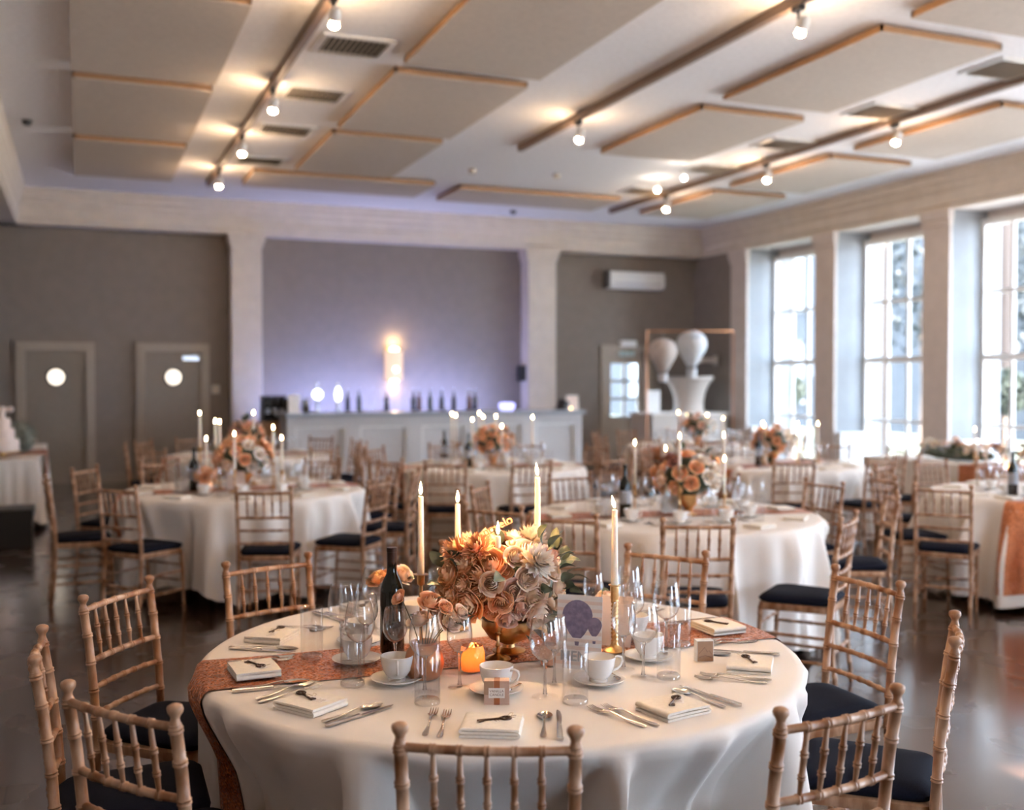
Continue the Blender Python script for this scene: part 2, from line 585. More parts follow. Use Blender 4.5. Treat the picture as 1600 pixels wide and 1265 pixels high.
# windows: sash frames, glazing bars, one pane per light
paneW = (1.9 - .12) / 4
for wi, (yf, wd) in enumerate(WIN):
    y0, y1 = yf - wd, yf
    wn = struct('window_%d' % (wi + 1), None)
    fr = MB()
    for a, c in ((y0, y0 + .07), (y1 - .07, y1)):
        fr.box(XW - .03, XW + .09, a, c, .06, 3.84)
    fr.box(XW - .028, XW + .088, y0 + .07, y1 - .07, 3.76, 3.84)
    fr.box(XW - .08, XW + .12, y0, y1, 0.0, .06)
    fr.box(XW - .028, XW + .088, y0 + .07, y1 - .07, 0.06, .09)
    mk('frame', fr.mesh('frame', 'white', 0), wn)
    mk('meeting_rail', MB().box(XW - .02, XW + .07, y0 + .07, y1 - .07, 1.885, 1.975).mesh('rail', 'white', 0), wn)
    zs = [.09, .975, 1.93, 2.84, 3.76]
    ys = [y0 + .07 + paneW * .985 * k for k in range(5)]
    visible = wi < 4
    for k in range(1, 4):
        mk('glazing_bar', MB().box(XW, XW + .045, ys[k] - .024, ys[k] + .024, .09, 3.76).mesh('bar', 'white', 0), wn)
    for z in (.975, 2.84):
        mk('glazing_bar', MB().box(XW + .004, XW + .041, ys[0], ys[4], z - .026, z + .026).mesh('bar', 'white', 0), wn)
    if visible:
        for k in range(4):
            for q in range(4):
                mk('pane', MB().add([(XW + .02, ys[k], zs[q]), (XW + .02, ys[k + 1], zs[q]), (XW + .02, ys[k + 1], zs[q + 1]), (XW + .02, ys[k], zs[q + 1])], [(0, 1, 2, 3)]).mesh('pane', 'pane', 0), wn)
    else:
        mk('pane', MB().add([(XW + .02, y0, .09), (XW + .02, y1, .09), (XW + .02, y1, 3.8), (XW + .02, y0, 3.8)], [(0, 1, 2, 3)]).mesh('pane', 'pane', 0), wn)
    # low shutter boxes on the reveals
    sb = MB()
    sb.box(XR + .16, XW - .03, y1 - .10, y1 - .001, 0, .74)
    sb.box(XR + .15, XW - .03, y1 - .12, y1 - .001, .74, .78)
    mk('shutter_box', sb.mesh('shutter_box', 'white', 0), wn)
    mk('sill', MB().box(XR + .16, XW, y0 + .001, y1 - .001, 0, .055).mesh('sill', 'white', 0), wn)

# entablature / cornice along back, right and left
CPROF = [(.0, 3.97), (.06, 3.97), (.06, 4.03), (.085, 4.05), (.085, 4.20), (.10, 4.22), (.12, 4.26), (.12, 4.30), (.16, 4.36), (.16, 4.42), (.19, 4.45), (.19, 4.5)]


def cornice(name, a, bb, nrm, back):
    """profile (out, z) swept from a to bb; nrm points into the room"""
    m = MB()
    vs, fs = [], []
    prof = [(-back, 3.97)] + CPROF + [(-back, 4.5)]
    for p in (a, bb):
        for o_, z in prof:
            vs.append((p[0] + nrm[0] * o_, p[1] + nrm[1] * o_, z))
    n = len(prof)
    for i in range(n - 1):
        fs.append((i, i + 1, n + i + 1, n + i))
    fs.append(tuple(range(n)))
    fs.append(tuple(range(2 * n - 1, n - 1, -1)))
    m.add(vs, fs)
    return struct(name, m.mesh(name, 'cornice', 0))


cornice('trim_1', (XL, YP + .1), (XR + .3, YP + .1), (0, -1), .3)
cornice('trim_2', (XR + .19, YF), (XR + .19, YB), (-1, 0), .05)
cornice('trim_3', (XL + .28, YF), (XL + .28, YB), (1, 0), .3)

# pilasters of the back wall
tn = 4
for x0, x1 in ((2.27, 2.75), (7.46, 8.0)):
    t = struct('trim_%d' % tn, MB().box(x0, x1, YP, YB, 0, ZE).mesh('pilaster', 'cornice', 0))
    tn += 1
    b = MB()
    b.box(x0 - .05, x1 + .05, YP - .05, YB, ZE - .12, ZE - .001)
    b.box(x0 - .025, x1 + .025, YP - .025, YB, ZE - .2, ZE - .12)
    mk('capital', b.mesh('capital', 'cornice', 0), t)
    mk('plinth', MB().box(x0 - .03, x1 + .03, YP - .03, YB, 0, .22).mesh('plinth', 'cornice', 0), t)
b = MB()
for x0, x1 in ((XL, -.93), (.24, .82), (1.97, 2.26), (2.76, 7.45), (8.01, 9.1)):
    b.box(x0, x1, YB - .02, YB, 0, .14)
struct('baseboard_back', b.mesh('baseboard', 'doorpaint', 0))

# round-window doors
ringm = MB().lathe([(.118, 0), (.146, 0), (.146, .02), (.132, .032), (.118, .02), (.118, 0)], 28).mesh('ring', 'dark', 50)
discm = MB().lathe([(0, 0), (.128, 0), (.128, .01), (0, .012)], 28).mesh('disc', 'frost', 50)
for i, (x0, x1) in enumerate(((-.90, .22), (.83, 1.95))):
    d = struct('door_%d' % (i + 1), None)
    b = MB()
    b.box(x0, x0 + .13, YB - .07, YB, 0, 2.2)
    b.box(x1 - .13, x1, YB - .07, YB, 0, 2.2)
    b.box(x0 + .13, x1 - .13, YB - .07, YB, 2.07, 2.2)
    b.box(x0 + .1, x0 + .129, YB - .085, YB - .001, 0, 2.1)
    b.box(x1 - .129, x1 - .1, YB - .085, YB - .001, 0, 2.1)
    b.box(x0 + .129, x1 - .129, YB - .085, YB - .001, 2.071, 2.1)
    mk('door_frame', b.mesh('door_frame', 'doorframe', 0), d)
    leaf = mk('door_leaf', MB().box(x0 + .135, x1 - .135, YB - .035, YB - .002, .01, 2.065).mesh('leaf', 'doorpaint', 0), d)
    cxd = (x0 + x1) / 2
    mk('porthole_ring', ringm, leaf, (cxd, YB - .036, 1.66), (pi / 2, 0, 0))
    mk('porthole_pane', discm, leaf, (cxd, YB - .037, 1.66), (pi / 2, 0, 0))
    if i == 1:
        cl = MB().box(x1 - .42, x1 - .17, YB - .085, YB - .035, 1.93, 2.0)
        cl.tube([(x1 - .3, YB - .09, 2.0), (x1 - .2, YB - .13, 2.04), (x1 - .14, YB - .09, 2.05)], .008, 6)
        mk('door_closer', cl.mesh('closer', 'silver', 0), leaf)

# glazed door, right end of the back wall
d = struct('door_3', None)
b = MB()
b.box(DX0 - .1, DX0 + .02, YB - .05, YB + .2, 0, DZ + .1)
b.box(DX1 - .02, DX1 + .13, YB - .05, YB + .2, 0, DZ + .1)
b.box(DX0 + .02, DX1 - .02, YB - .05, YB + .2, DZ - .02, DZ + .1)
mk('door_frame', b.mesh('door_frame', 'doorframe', 0), d)
gx0, gx1, gz0, gz1 = DX0 + .13, DX1 - .13, .93, 1.93
lf = MB()
lf.box(DX0 + .02, gx0, YB + .02, YB + .07, .01, DZ - .02)
lf.box(gx1, DX1 - .02, YB + .02, YB + .07, .01, DZ - .02)
lf.box(gx0, gx1, YB + .02, YB + .07, .01, gz0)
lf.box(gx0, gx1, YB + .02, YB + .07, gz1, DZ - .02)
leaf = mk('door_leaf', lf.mesh('leaf', 'doorframe', 0), d)
gxm = (gx0 + gx1) / 2
for x in (gxm,):
    mk('glazing_bar', MB().box(x - .025, x + .025, YB + .025, YB + .065, gz0, gz1).mesh('bar', 'doorframe', 0), leaf)
for k in (1, 2):
    z = gz0 + (gz1 - gz0) * k / 3
    mk('glazing_bar', MB().box(gx0, gx1, YB + .025, YB + .065, z - .025, z + .025).mesh('bar', 'doorframe', 0), leaf)
for a, c in ((gx0, gxm), (gxm, gx1)):
    for k in range(3):
        z0 = gz0 + (gz1 - gz0) * k / 3
        z1 = gz0 + (gz1 - gz0) * (k + 1) / 3
        mk('pane', MB().add([(a, YB + .045, z0), (c, YB + .045, z0), (c, YB + .045, z1), (a, YB + .045, z1)], [(0, 1, 2, 3)]).mesh('pane', 'pane', 0), leaf)

# ------------------------------------------------------------------ outside
struct('ground', MB().box(-30, 60, -30, 12, -.35, -.12).mesh('ground', 'paving', 0))
M['darkened ground'] = pm('dry grey green lawn', (.075, .085, .06), .95, scale=3)  # invented ground colour, darkened so the view outside stays below white
struct('ground_darkened', MB().box(-30, 60, 12, 80, -.35, -.12).mesh('darkened ground', 'darkened ground', 0))
colm = MB().lathe([(.34, -.12), (.34, .1), (.28, .14), (.26, .3), (.23, 4.6), (.30, 4.75), (.30, 4.9), (0, 4.9)], 20).mesh('column', 'peach', 40)
for k in range(5):
    y = (17.6, 15.05, 12.3, 9.75, 7.3)[k]
    tag(mk('portico_column', colm, None, (13.1, y, 0)), ['peach portico column outside the window nearest the back corner', 'peach portico column outside the second window from the back',
        'peach portico column outside the window at the right edge', 'peach portico column outside a window beyond the right edge', 'peach portico column outside the nearer windows'][k], 'column', 'portico columns outside the windows')
# pale house beyond the terrace
hs = build('house', 'pale grey rendered house beyond the lawn, facing the windows across the terrace', 'building', [
    ('wall', MB().box(25, 32, 14, 70, -.12, 11).mesh('housewall', 'stucco', 0)),
    ('roof', MB().prism([(24.6, 11), (32.4, 11), (28.5, 13.4)], -70.4, -13.6, Matrix.Rotation(pi / 2, 4, 'X')).mesh('houseroof', 'bark', 0))])
hwm = MB().box(-.03, .03, -.6, .6, 0, 2.1).mesh('housewin', 'bartop', 0)
M['hframe'] = pm('grey white window paint', (.2, .2, .205), .6)
hfm = MB().box(-.05, .05, -.7, -.58, -.1, 2.2).box(-.05, .05, .58, .7, -.1, 2.2).box(-.05, .05, -.7, .7, 2.08, 2.2).box(-.08, .05, -.75, .75, -.16, -.04).mesh('housewinframe', 'hframe', 0)
for z in (.9, 4.3, 7.6):
    for y in range(17, 66, 4):
        wo = mk('window', hwm, hs, (25, y, z))
        mk('window_frame', hfm, wo, (-.02, 0, 0))


def leaf_cloud(n, R, sq=(1, 1, 1), size=.1, seed=1, shell=.55):
    r = random.Random(seed)
    m = MB()
    for _ in range(n):
        while True:
            p = Vector((r.uniform(-1, 1), r.uniform(-1, 1), r.uniform(-1, 1)))
            if shell < p.length < 1:
                break
        p = Vector((p.x * sq[0], p.y * sq[1], p.z * sq[2])) * R
        q = Matrix.Translation(p) @ Matrix.Rotation(r.uniform(0, 6.3), 4, 'Z') @ Matrix.Rotation(r.uniform(-1.3, 1.3), 4, 'X')
        a = size * r.uniform(.6, 1.3)
        m.add([(0, -a, 0), (a * .55, 0, a * .15), (0, a, 0), (-a * .55, 0, a * .15)], [(0, 1, 2), (0, 2, 3)], q)
    return m


topm = leaf_cloud(1600, .36, (1, 1, .92), .05, 3, .5).mesh('topiary', 'hedge', 0)
topcore = MB().sphere((0, 0, 0), .27, 12, 8).mesh('topcore', 'hedge', 180)
potm = MB().lathe([(0, -.12), (.2, -.12), (.27, .38), (.29, .38), (.29, .43), (.25, .43), (.24, .36), (0, .36)], 18).mesh('pot', 'bark', 40)
stm = MB().tube([(0, 0, .3), (.01, 0, .8), (0, 0, 1.2)], .025, 8).mesh('stem', 'bark')
for px, lab in ((1229, 'clipped topiary ball outside the window nearest the back corner'), (1570, 'large clipped topiary ball outside the window at the right edge')):
    r = _ray(px, 606)
    t = 12.45 / r[0]
    y = r[1] * t
    build('topiary_tree', lab, 'tree', [('foliage', topm, (0, 0, 1.44)), ('core', topcore, (0, 0, 1.44)), ('stem', stm), ('pot', potm)], (12.45, y, 0), 0, 'topiary balls outside the windows')
trunkm = MB().tube([(0, 0, -.12), (.05, 0, 1.5), (0, .1, 3.2), (.1, 0, 5)], [.2, .16, .13, .05], 8).mesh('trunk', 'bark')
for i, (x, y, s, lab) in enumerate(((19, 16.2, 1.0, 'leafy tree in front of the pale house beyond the windows'), (20.5, 21.5, 1.15, 'farther leafy tree beside the pale house outside'))):
    cm = leaf_cloud(3200, 2.0 * s, (1, 1, 1.15), .12, 20 + i, .2).mesh('crown', 'treeleaf', 0)
    build('garden_tree', lab, 'tree', [('crown', cm, (0, 0, 4.3 * s)), ('trunk', trunkm)], (x, y, 0))

# ================================================================== CEILING THINGS
PZB = 4.42


def panel(x0, x1, y0, y1, lab):
    e = MB()
    t = .025
    for a in ((x0, x0 + t, y0, y1), (x1 - t, x1, y0, y1), (x0, x1, y0, y0 + t), (x0, x1, y1 - t, y1)):
        e.box(*a, PZB + .008, PZB + .06)
    fa = MB().box(x0, x1, y0, y1, PZB, PZB + .008)
    hg = MB()
    for x in (x0 + .2, x1 - .2):
        for y in (y0 + .2, y1 - .2):
            hg.box(x - .02, x + .02, y - .02, y + .02, PZB + .05, ZC)
    build('acoustic_panel', lab, 'ceiling panel', [('face', fa.mesh('face', 'panel', 0)), ('edge_frame', e.mesh('edge', 'paneledge', 0)), ('hanger', hg.mesh('hanger', 'dark', 0))], group='acoustic ceiling panels')


rows = ('second', 'third', 'fourth')
for k, (y0, y1) in enumerate(((8.15, 10.47), (10.70, 13.1), (13.4, 15.72))):
    panel(-.05, 1.22, y0, y1, 'beige acoustic ceiling panel in the leftmost row, %s from the back wall' % ('third', 'second', 'nearest')[k])
panel(-.05, 1.22, 5.5, 7.9, 'beige acoustic ceiling panel in the leftmost row, closest to the viewer')
for k, (y0, y1) in enumerate(((6.7, 9.14), (9.43, 11.75), (12.0, 14.3))):
    panel(2.7, 4.02, y0, y1, 'acoustic ceiling panel right of the left light track, %s' % ('largest in view', 'middle of the row', 'farthest of the row')[k])
panel(2.2, 4.78, 14.6, 15.68, 'wide shallow acoustic ceiling panel left of centre by the back cornice')
panel(5.19, 7.88, 14.72, 15.8, 'wide shallow acoustic ceiling panel right of centre by the back cornice')
for k, (y0, y1) in enumerate(((4.2, 6.5), (6.83, 9.1), (9.5, 11.8))):
    panel(6.02, 7.32, y0, y1, 'acoustic ceiling panel between the middle and right tracks, %s' % ('cut by the top edge', 'largest of the row', 'farthest of the row')[k])
for k, (y0, y1) in enumerate(((8.22, 10.48), (10.92, 13.15), (13.58, 15.85))):
    panel(8.82, 10.14, y0, y1, 'acoustic ceiling panel beside the window cornice, %s' % ('nearest of the row', 'middle of the row', 'farthest of the row')[k])

for x, y0, y1, lab in ((1.75, -2.0, 15.9, 'light track along the left side of the ceiling'), (5.03, -2.0, 12.05, 'light track along the middle of the ceiling'), (8.3, -2.0, 15.9, 'light track along the window side of the ceiling')):
    tag(mk('light_track', MB().box(x - .03, x + .03, y0, y1, PZB, ZC - .003).mesh('track', 'rail', 0)), lab, 'light track', 'ceiling light tracks')

head_m = MB().lathe([(.028, .0), (.042, -.01), (.046, -.06), (.036, -.10), (0, -.11)], 14).mesh('head', 'white', 40)
bulb_m = MB().sphere((0, 0, .012), .037, 12, 8, (1, 1, .7)).mesh('bulb', 'bulb', 180)
adp_m = MB().box(-.025, .025, -.05, .05, -.04, 0).mesh('adaptor', 'dark', 0)
arm_m = MB().tube([(0, 0, -.03), (0, 0, -.16)], .009, 8).mesh('arm', 'dark')
spots = [(1.75, 7.75, 'nearest spotlight on the left ceiling track'), (1.75, 10.4, 'second spotlight on the left ceiling track'), (1.75, 12.5, 'third spotlight on the left ceiling track'), (1.75, 14.7, 'farthest spotlight on the left ceiling track'),
         (5.03, 6.6, 'nearer visible spotlight on the middle ceiling track'), (5.03, 10.4, 'far spotlight on the middle ceiling track'),
         (8.3, 9.2, 'nearest spotlight on the window side ceiling track'), (8.3, 11.55, 'middle spotlight on the window side ceiling track'), (8.3, 14.1, 'farthest spotlight on the window side ceiling track')]
hid = [(1.75, y) for y in (-1, 1.5, 3.8)] + [(5.03, y) for y in (-1, 1.2, 3.4)] + [(8.3, y) for y in (0, 5.5)]
for hi, (x, y, lab) in enumerate(spots + [(x, y, None) for x, y in hid]):
    if lab is None:
        lab = ('first', 'second', 'third', 'first', 'second', 'third', 'first', 'second')[hi - len(spots)] + ' overhead spotlight on the %s ceiling track, outside the picture' % {1.75: 'left', 5.03: 'middle', 8.3: 'window side'}[x]
        grp = 'track spotlights above the viewer on the %s track' % {1.75: 'left', 5.03: 'middle', 8.3: 'window side'}[x]
    else:
        grp = 'ceiling track spotlights'
    tilt = .5
    hd = Matrix.Rotation(tilt, 4, 'X')
    build('track_spotlight', lab, 'spotlight', [('adaptor', adp_m), ('arm', arm_m), ('head', head_m, (0, -.03, -.19), (pi + tilt, 0, 0), [('bulb', bulb_m, (0, 0, .012))])], (x, y, PZB), 0, grp)
# two tiny pendant bulbs near the right track
smb = MB().sphere((0, 0, 0), .03, 10, 6).mesh('smallbulb', 'bulbw', 180)
for px, py, yy, lab in ((1027, 297, 13.2, 'small bare ceiling lamp left of the window side track'), (1069, 278, 12.1, 'fainter small ceiling lamp beside a ceiling vent')):
    p = PY(px, py, yy)
    build('ceiling_lamp', lab, 'lamp', [('bulb', smb, (0, 0, p[2])), ('stem', MB().tube([(0, 0, p[2] + .02), (0, 0, ZC)], .006, 6).mesh('stem', 'white'))], (p[0], p[1], 0), 0, 'small ceiling lamps')

vf_m = MB().box(-.32, .32, -.27, -.22, -.02, 0).box(-.32, .32, .22, .27, -.02, 0).box(-.32, -.27, -.22, .22, -.02, 0).box(.27, .32, -.22, .22, -.02, 0).mesh('ventframe', 'white', 0)
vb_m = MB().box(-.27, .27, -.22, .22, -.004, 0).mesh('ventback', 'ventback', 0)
sl_m = MB().box(-.002, .002, -.22, .22, -.03, .012, Matrix.Translation((0, 0, -.012)) @ Matrix.Rotation(.75, 4, 'Y')).mesh('slat', 'cornice', 0)
for col, x, ylist in (('left track', 2.22, (9.04, 10.69, 12.33, 14.15)), ('window side track', 7.98, (7.4, 9.05, 10.75, 12.35, 14.2))):
    for k, y in enumerate(ylist):
        build('ceiling_vent', 'square louvred ceiling vent beside the %s, %s from the viewer' % (col, ('nearest', 'second', 'third', 'fourth', 'farthest')[k]), 'vent',
              [('frame', vf_m), ('backing', vb_m)] + [('slat', sl_m, (-.24 + .048 * q, 0, 0)) for q in range(11)], (x, y, ZC), 0, 'ceiling vents')
for px, py, lab in ((802, 329, 'small dark smoke detector on the ceiling by the back cornice'), (42, 188, 'small dark smoke detector on the ceiling by the left cornice'), (738, 265, 'small flat sensor at the ceiling centre, left one'), (870, 272, 'small flat sensor at the ceiling centre, right one')):
    p = PZ(px, py, ZC)
    tag(mk('smoke_detector', MB().lathe([(0, -.06), (.04, -.055), (.055, -.02), (.055, 0), (0, 0)], 14).mesh('det', 'dark' if py > 280 or px < 100 else 'cornice'), None, p), lab, 'detector')

# ================================================================== BACK WALL THINGS
# bar
BX0, BX1, BY0, BY1, BZ = 2.76, 7.5, 15.35, 16.1, 1.13
parts = [('body', MB().box(BX0 + .03, BX1 - .03, BY0 + .05, BY1, .1, BZ - .06).mesh('body', 'barface', 0)),
         ('counter_top', MB().box(BX0 - .03, BX1 + .05, BY0 - .06, BY1 + .05, BZ - .06, BZ).mesh('top', 'bartop', 0)),
         ('plinth', MB().box(BX0, BX1, BY0 + .02, BY1, 0, .1).mesh('plinth', 'barface', 0))]
xs = [BX0, 3.72, 4.68, 5.62, 6.56, BX1]
for a, c in zip(xs, xs[1:]):
    b = MB()
    for q in ((a, a + .12, .1, BZ - .06), (c - .12, c, .1, BZ - .06), (a + .12, c - .12, .1, .26), (a + .12, c - .12, BZ - .2, BZ - .06)):
        b.box(q[0], q[1], BY0, BY0 + .055, q[2], q[3])
    b2 = MB()
    for q in ((a + .12, a + .15, .26, BZ - .2), (c - .15, c - .12, .26, BZ - .2), (a + .15, c - .15, .26, .29), (a + .15, c - .15, BZ - .23, BZ - .2)):
        b2.box(q[0], q[1], BY0 + .018, BY0 + .055, q[2], q[3])
    parts.append(('panel_frame', b.mesh('pframe', 'barface', 0), (0, 0, 0), (0, 0, 0), [('panel_moulding', b2.mesh('pmould', 'white', 0))]))
build('bar_counter', 'long pale panelled bar counter before the violet lit wall', 'bar', parts)
# back shelf with LED strip
build('back_shelf', 'low shelf unit behind the bar under violet light', 'shelf', [
    ('carcass', MB().box(2.95, 7.3, 17.2, 17.6, 0, .95).mesh('carcass', 'bin', 0)),
    ('led_strip', MB().box(3.1, 6.9, 17.62, 17.64, .93, .955).mesh('led', 'blueglow', 0))])
la = bpy.data.lights.new('violet led strip', 'AREA')
la.shape = 'RECTANGLE'
la.size, la.size_y = 3.6, .12
la.energy = 46
la.color = (.34, .42, 1.0)
lo = bpy.data.objects.new('led_strip_light', la)
COL.objects.link(lo)
lo.location = (4.85, 17.05, 1.0)
lo.rotation_euler = Vector((0, -.8, -.6)).to_track_quat('Z', 'Y').to_euler()


def bottle_mesh(name, h, r, mat, neck=.013, n=12, extra=None):
    pr = [(0, 0), (r * .9, 0), (r, .008), (r, h * .60), (r * .9, h * .66), (neck * 1.15, h * .76), (neck, h * .8), (neck, h * .955), (neck * 1.2, h * .96), (neck * 1.2, h * .99), (0, h)]
    return MB().lathe(pr, n).mesh(name, mat, 40)


pourer = MB().lathe([(.012, 0), (.014, .012), (.006, .02), (.005, .06), (0, .06)], 8).mesh('pourer', 'silver')
spirits = [(543, 'blk'), (561, 'leafd'), (582, 'glass'), (596, 'glass'), (604, 'bottle'), (631, 'glass'), (646, 'bottle'), (655, 'amber'), (672, 'leafd'), (690, 'bottle'), (709, 'blk'), (733, 'amber'), (742, 'bottle')]
sph = {'blk': 'black', 'leafd': 'green', 'glass': 'clear', 'bottle': 'dark', 'amber': 'amber'}
bt_m = {k: bottle_mesh('spirit', .31, .038, k) for k in ('blk', 'leafd', 'glass', 'bottle', 'amber')}
order = ('first', 'second', 'third', 'fourth', 'fifth', 'sixth', 'seventh', 'eighth', 'ninth', 'tenth', 'eleventh', 'twelfth', 'thirteenth')
for i, (px, mt) in enumerate(spirits):
    x = PY(px, 640, 15.95)[0]
    build('spirit_bottle', '%s spirit bottle on the bar counter, %s from the left' % (sph[mt], order[i]), 'bottle', [('bottle', bt_m[mt]), ('pourer', pourer, (0, 0, .31))], (x, 15.95, BZ), 0, 'spirit bottles on the bar')
# tap badges
for px, lab, sq in ((496, 'round white glowing beer tap on the bar', (1, .35, 1)), (528, 'oval white glowing beer tap on the bar', (.62, .3, 1.5))):
    x = PY(px, 640, 15.6)[0]
    build('beer_tap', lab, 'tap', [('column', MB().lathe([(0, 0), (.05, 0), (.05, .01), (.022, .03), (.02, .2), (0, .2)], 12).mesh('col', 'silver')),
                                   ('badge', MB().sphere((0, -.02, .27), .075, 16, 10, sq).mesh('badge', 'tapglow', 180)),
                                   ('handle', MB().tube([(0, .02, .2), (0, .02, .45)], [.012, .016], 8).mesh('handle', 'silver')),
                                   ('spout', MB().tube([(0, 0, .17), (0, -.06, .17), (0, -.09, .13)], .011, 8).mesh('spout', 'silver'))], (x, 15.6, BZ), 0, 'glowing beer taps')
x = PY(459, 640, 15.5)[0]
build('menu_stand', 'white drinks menu stand at the left end of the bar', 'stand', [('card', MB().box(-.085, .085, -.01, .01, .02, .27).mesh('card', 'paper', 0)), ('base', MB().box(-.09, .09, -.06, .06, 0, .02).mesh('base', 'white', 0))], (x, 15.5, BZ), .1)
x = PY(478, 640, 15.5)[0]
build('card_terminal', 'black payment terminal beside the white menu stand on the bar', 'terminal', [('body', MB().box(-.045, .045, -.05, .05, 0, .2, Matrix.Rotation(-.25, 4, 'X')).mesh('body', 'blk', 0)), ('screen', MB().box(-.035, .035, -.056, -.05, .1, .18, Matrix.Rotation(-.25, 4, 'X')).mesh('screen', 'bartop', 0))], (x, 15.5, BZ), 0)
x = PY(792, 640, 15.9)[0]
tag(mk('light_patch', MB().lathe([(0, 0), (.10, 0), (.13, .05), (.13, .10), (.09, .12), (0, .12)], 16).mesh('dish', 'blueglow', 50), None, (x, 15.9, BZ)), 'violet glowing tub on the bar near the right pilaster', 'light patch')  # only a violet glow is known here; its dish shape is made up
x = PY(877, 640, 15.6)[0]
build('black_object', 'small black rounded object lying on the right end of the bar', 'item', [('crown', MB().lathe([(0, .16), (.09, .16), (.1, .14), (.085, 0)], 16, Matrix.Rotation(.35, 4, 'Y')).mesh('crown', 'blk', 50)), ('brim', MB().lathe([(.08, 0), (.15, .01), (.15, .018), (.08, .012)], 18).mesh('brim', 'blk'))], (x, 15.6, BZ), 0)  # black thing of unknown kind; its crown and brim are made up
x = PY(899, 640, 15.6)[0]
build('framed_card', 'blush framed card leaning on the right end of the bar', 'card', [('card', MB().box(-.1, .1, -.008, .008, 0, .22, Matrix.Rotation(-.12, 4, 'X')).mesh('card', 'pinkcard', 0)), ('border', MB().box(-.11, .11, 0, .006, 0, .235, Matrix.Rotation(-.12, 4, 'X')).mesh('border', 'paper', 0)), ('prop', MB().box(-.02, .02, .03, .07, 0, .12).mesh('prop', 'paper', 0))], (x, 15.7, BZ), 0)
x = PY(892, 640, 15.5)[0]
build('tealight_jar', 'small lit tealight in front of the framed card on the bar', 'candle', [('jar', MB().lathe([(0, 0), (.03, 0), (.035, .05), (.03, .05), (.027, .008), (0, .008)], 12).mesh('jar', 'tglass')), ('glow', MB().sphere((0, 0, .03), .014, 8, 6).mesh('glow', 'votglow', 180))], (x, 15.5, BZ), 0)
# dark bottle rack, left of the bar
rk = [('crate', MB().box(-.2, .2, -.16, .16, 0, .03).box(-.2, .2, .13, .16, .03, .40).box(-.2, -.17, -.16, .16, .03, .36).box(.17, .2, -.16, .16, .03, .36).mesh('crate', 'blk', 0))]
p = PY(429, 655, 16.6)
build('bottle_crate', 'black open crate of wine bottles left of the bar', 'crate', rk, (p[0], 16.6, .97), 0)
build('side_counter', 'low brown counter left of the bar holding the bottle crate', 'counter', [('top', MB().box(-.3, .22, -.3, .3, .93, .97).mesh('top', 'paneledge', 0)), ('body', MB().box(-.28, .2, -.28, .28, 0, .93).mesh('body', 'paneledge', 0))], (p[0], 16.6, 0), 0)
wbm = bottle_mesh('wine', .33, .036, 'bottle')
lblm = MB().lathe([(.0365, .09), (.0365, .17)], 12).mesh('label', 'bartop')
for k in range(3):
    build('wine_bottle', 'dark wine bottle in the black crate left of the bar, %s' % ('left one', 'middle one', 'right one')[k], 'bottle', [('bottle', wbm), ('bottle_label', lblm)], (p[0] - .11 + .11 * k, 16.58, 1.0), 0, 'wine bottles in the crate')

# sconce
build('wall_sconce', 'lit up and down wall sconce above the bar', 'wall lamp', [
    ('backplate', MB().box(-.12, .12, -.02, 0, -.30, .30).mesh('plate', 'gold', 0)),
    ('shade', MB().grid(lambda u, v: (-.16 * cos(pi * u), -.13 * sin(pi * u) - .02, -.28 + .5 * v), 12, 3).mesh('shade', 'sconceshade', 180)),
    ('lamp', MB().sphere((0, -.07, .25), .06, 10, 6, (1.4, 1, .6)).mesh('lamp', 'sconceglow', 180)),
    ('lamp', MB().sphere((0, -.07, -.3), .06, 10, 6, (1.2, 1, .6)).mesh('lamp', 'sconceglow', 180)),
    ('lamp', MB().sphere((0, -.175, -.1), .045, 10, 6, (1, .4, 1)).mesh('lamp', 'sconceglow', 180))], (5.05, YB, 1.90))
for z, e in ((2.27, 3.5), (1.45, 2)):
    l_ = bpy.data.lights.new('sconce glow', 'POINT')
    l_.energy = e
    l_.color = (1, .66, .36)
    l_.shadow_soft_size = .05
    o = bpy.data.objects.new('sconce_light', l_)
    COL.objects.link(o)
    o.location = (5.05, YB - .12, z)
p = PY(805, 583, 17.6)
tag(mk('wall_dispenser', MB().box(-.07, .07, -.12, 0, -.14, .14).box(-.05, .05, -.13, -.12, -.10, .02).mesh('disp', 'blk', 0), None, (7.459, 17.62, p[2]), (0, 0, -pi / 2)), 'black dispenser on the side of the right pilaster behind the bar', 'dispenser')
p = PY(337, 608, YB)
tag(mk('wall_switch', MB().box(-.06, .06, -.02, 0, -.07, .07).box(-.03, .03, -.028, -.02, -.03, .03).mesh('sw', 'cornice', 0), None, (p[0], YB, p[2])), 'pale square wall switch right of the second round window door', 'switch')
# air conditioner
ac = MB()
ac.grid(lambda u, v: (-.56 + 1.12 * v, -.25 + (0 if u < .7 else -.0) + .16 * max(0, u - .6), -.16 + .32 * u), 6, 2)
build('air_conditioner', 'white wall air conditioner above the glazed door', 'air conditioner', [
    ('casing', MB().prism([(0, -.16), (-.20, -.16), (-.26, -.10), (-.26, .06), (-.22, .15), (0, .16)], -.58, .58, Matrix(((0, 0, 1, 0), (1, 0, 0, 0), (0, 1, 0, 0), (0, 0, 0, 1)))).mesh('casing', 'white', 30)),
    ('side_cap', MB().box(-.62, -.58, -.25, 0, -.16, .16).mesh('cap', 'bin', 0)),
    ('louvre', MB().box(-.5, .5, -.272, -.262, -.10, -.05).mesh('louvre', 'barface', 0)),
    ('louvre', MB().box(-.5, .5, -.27, -.262, .03, .035).mesh('louvre', 'barface', 0))], (9.74, YB, 3.50))
p = PY(979, 537, YB)
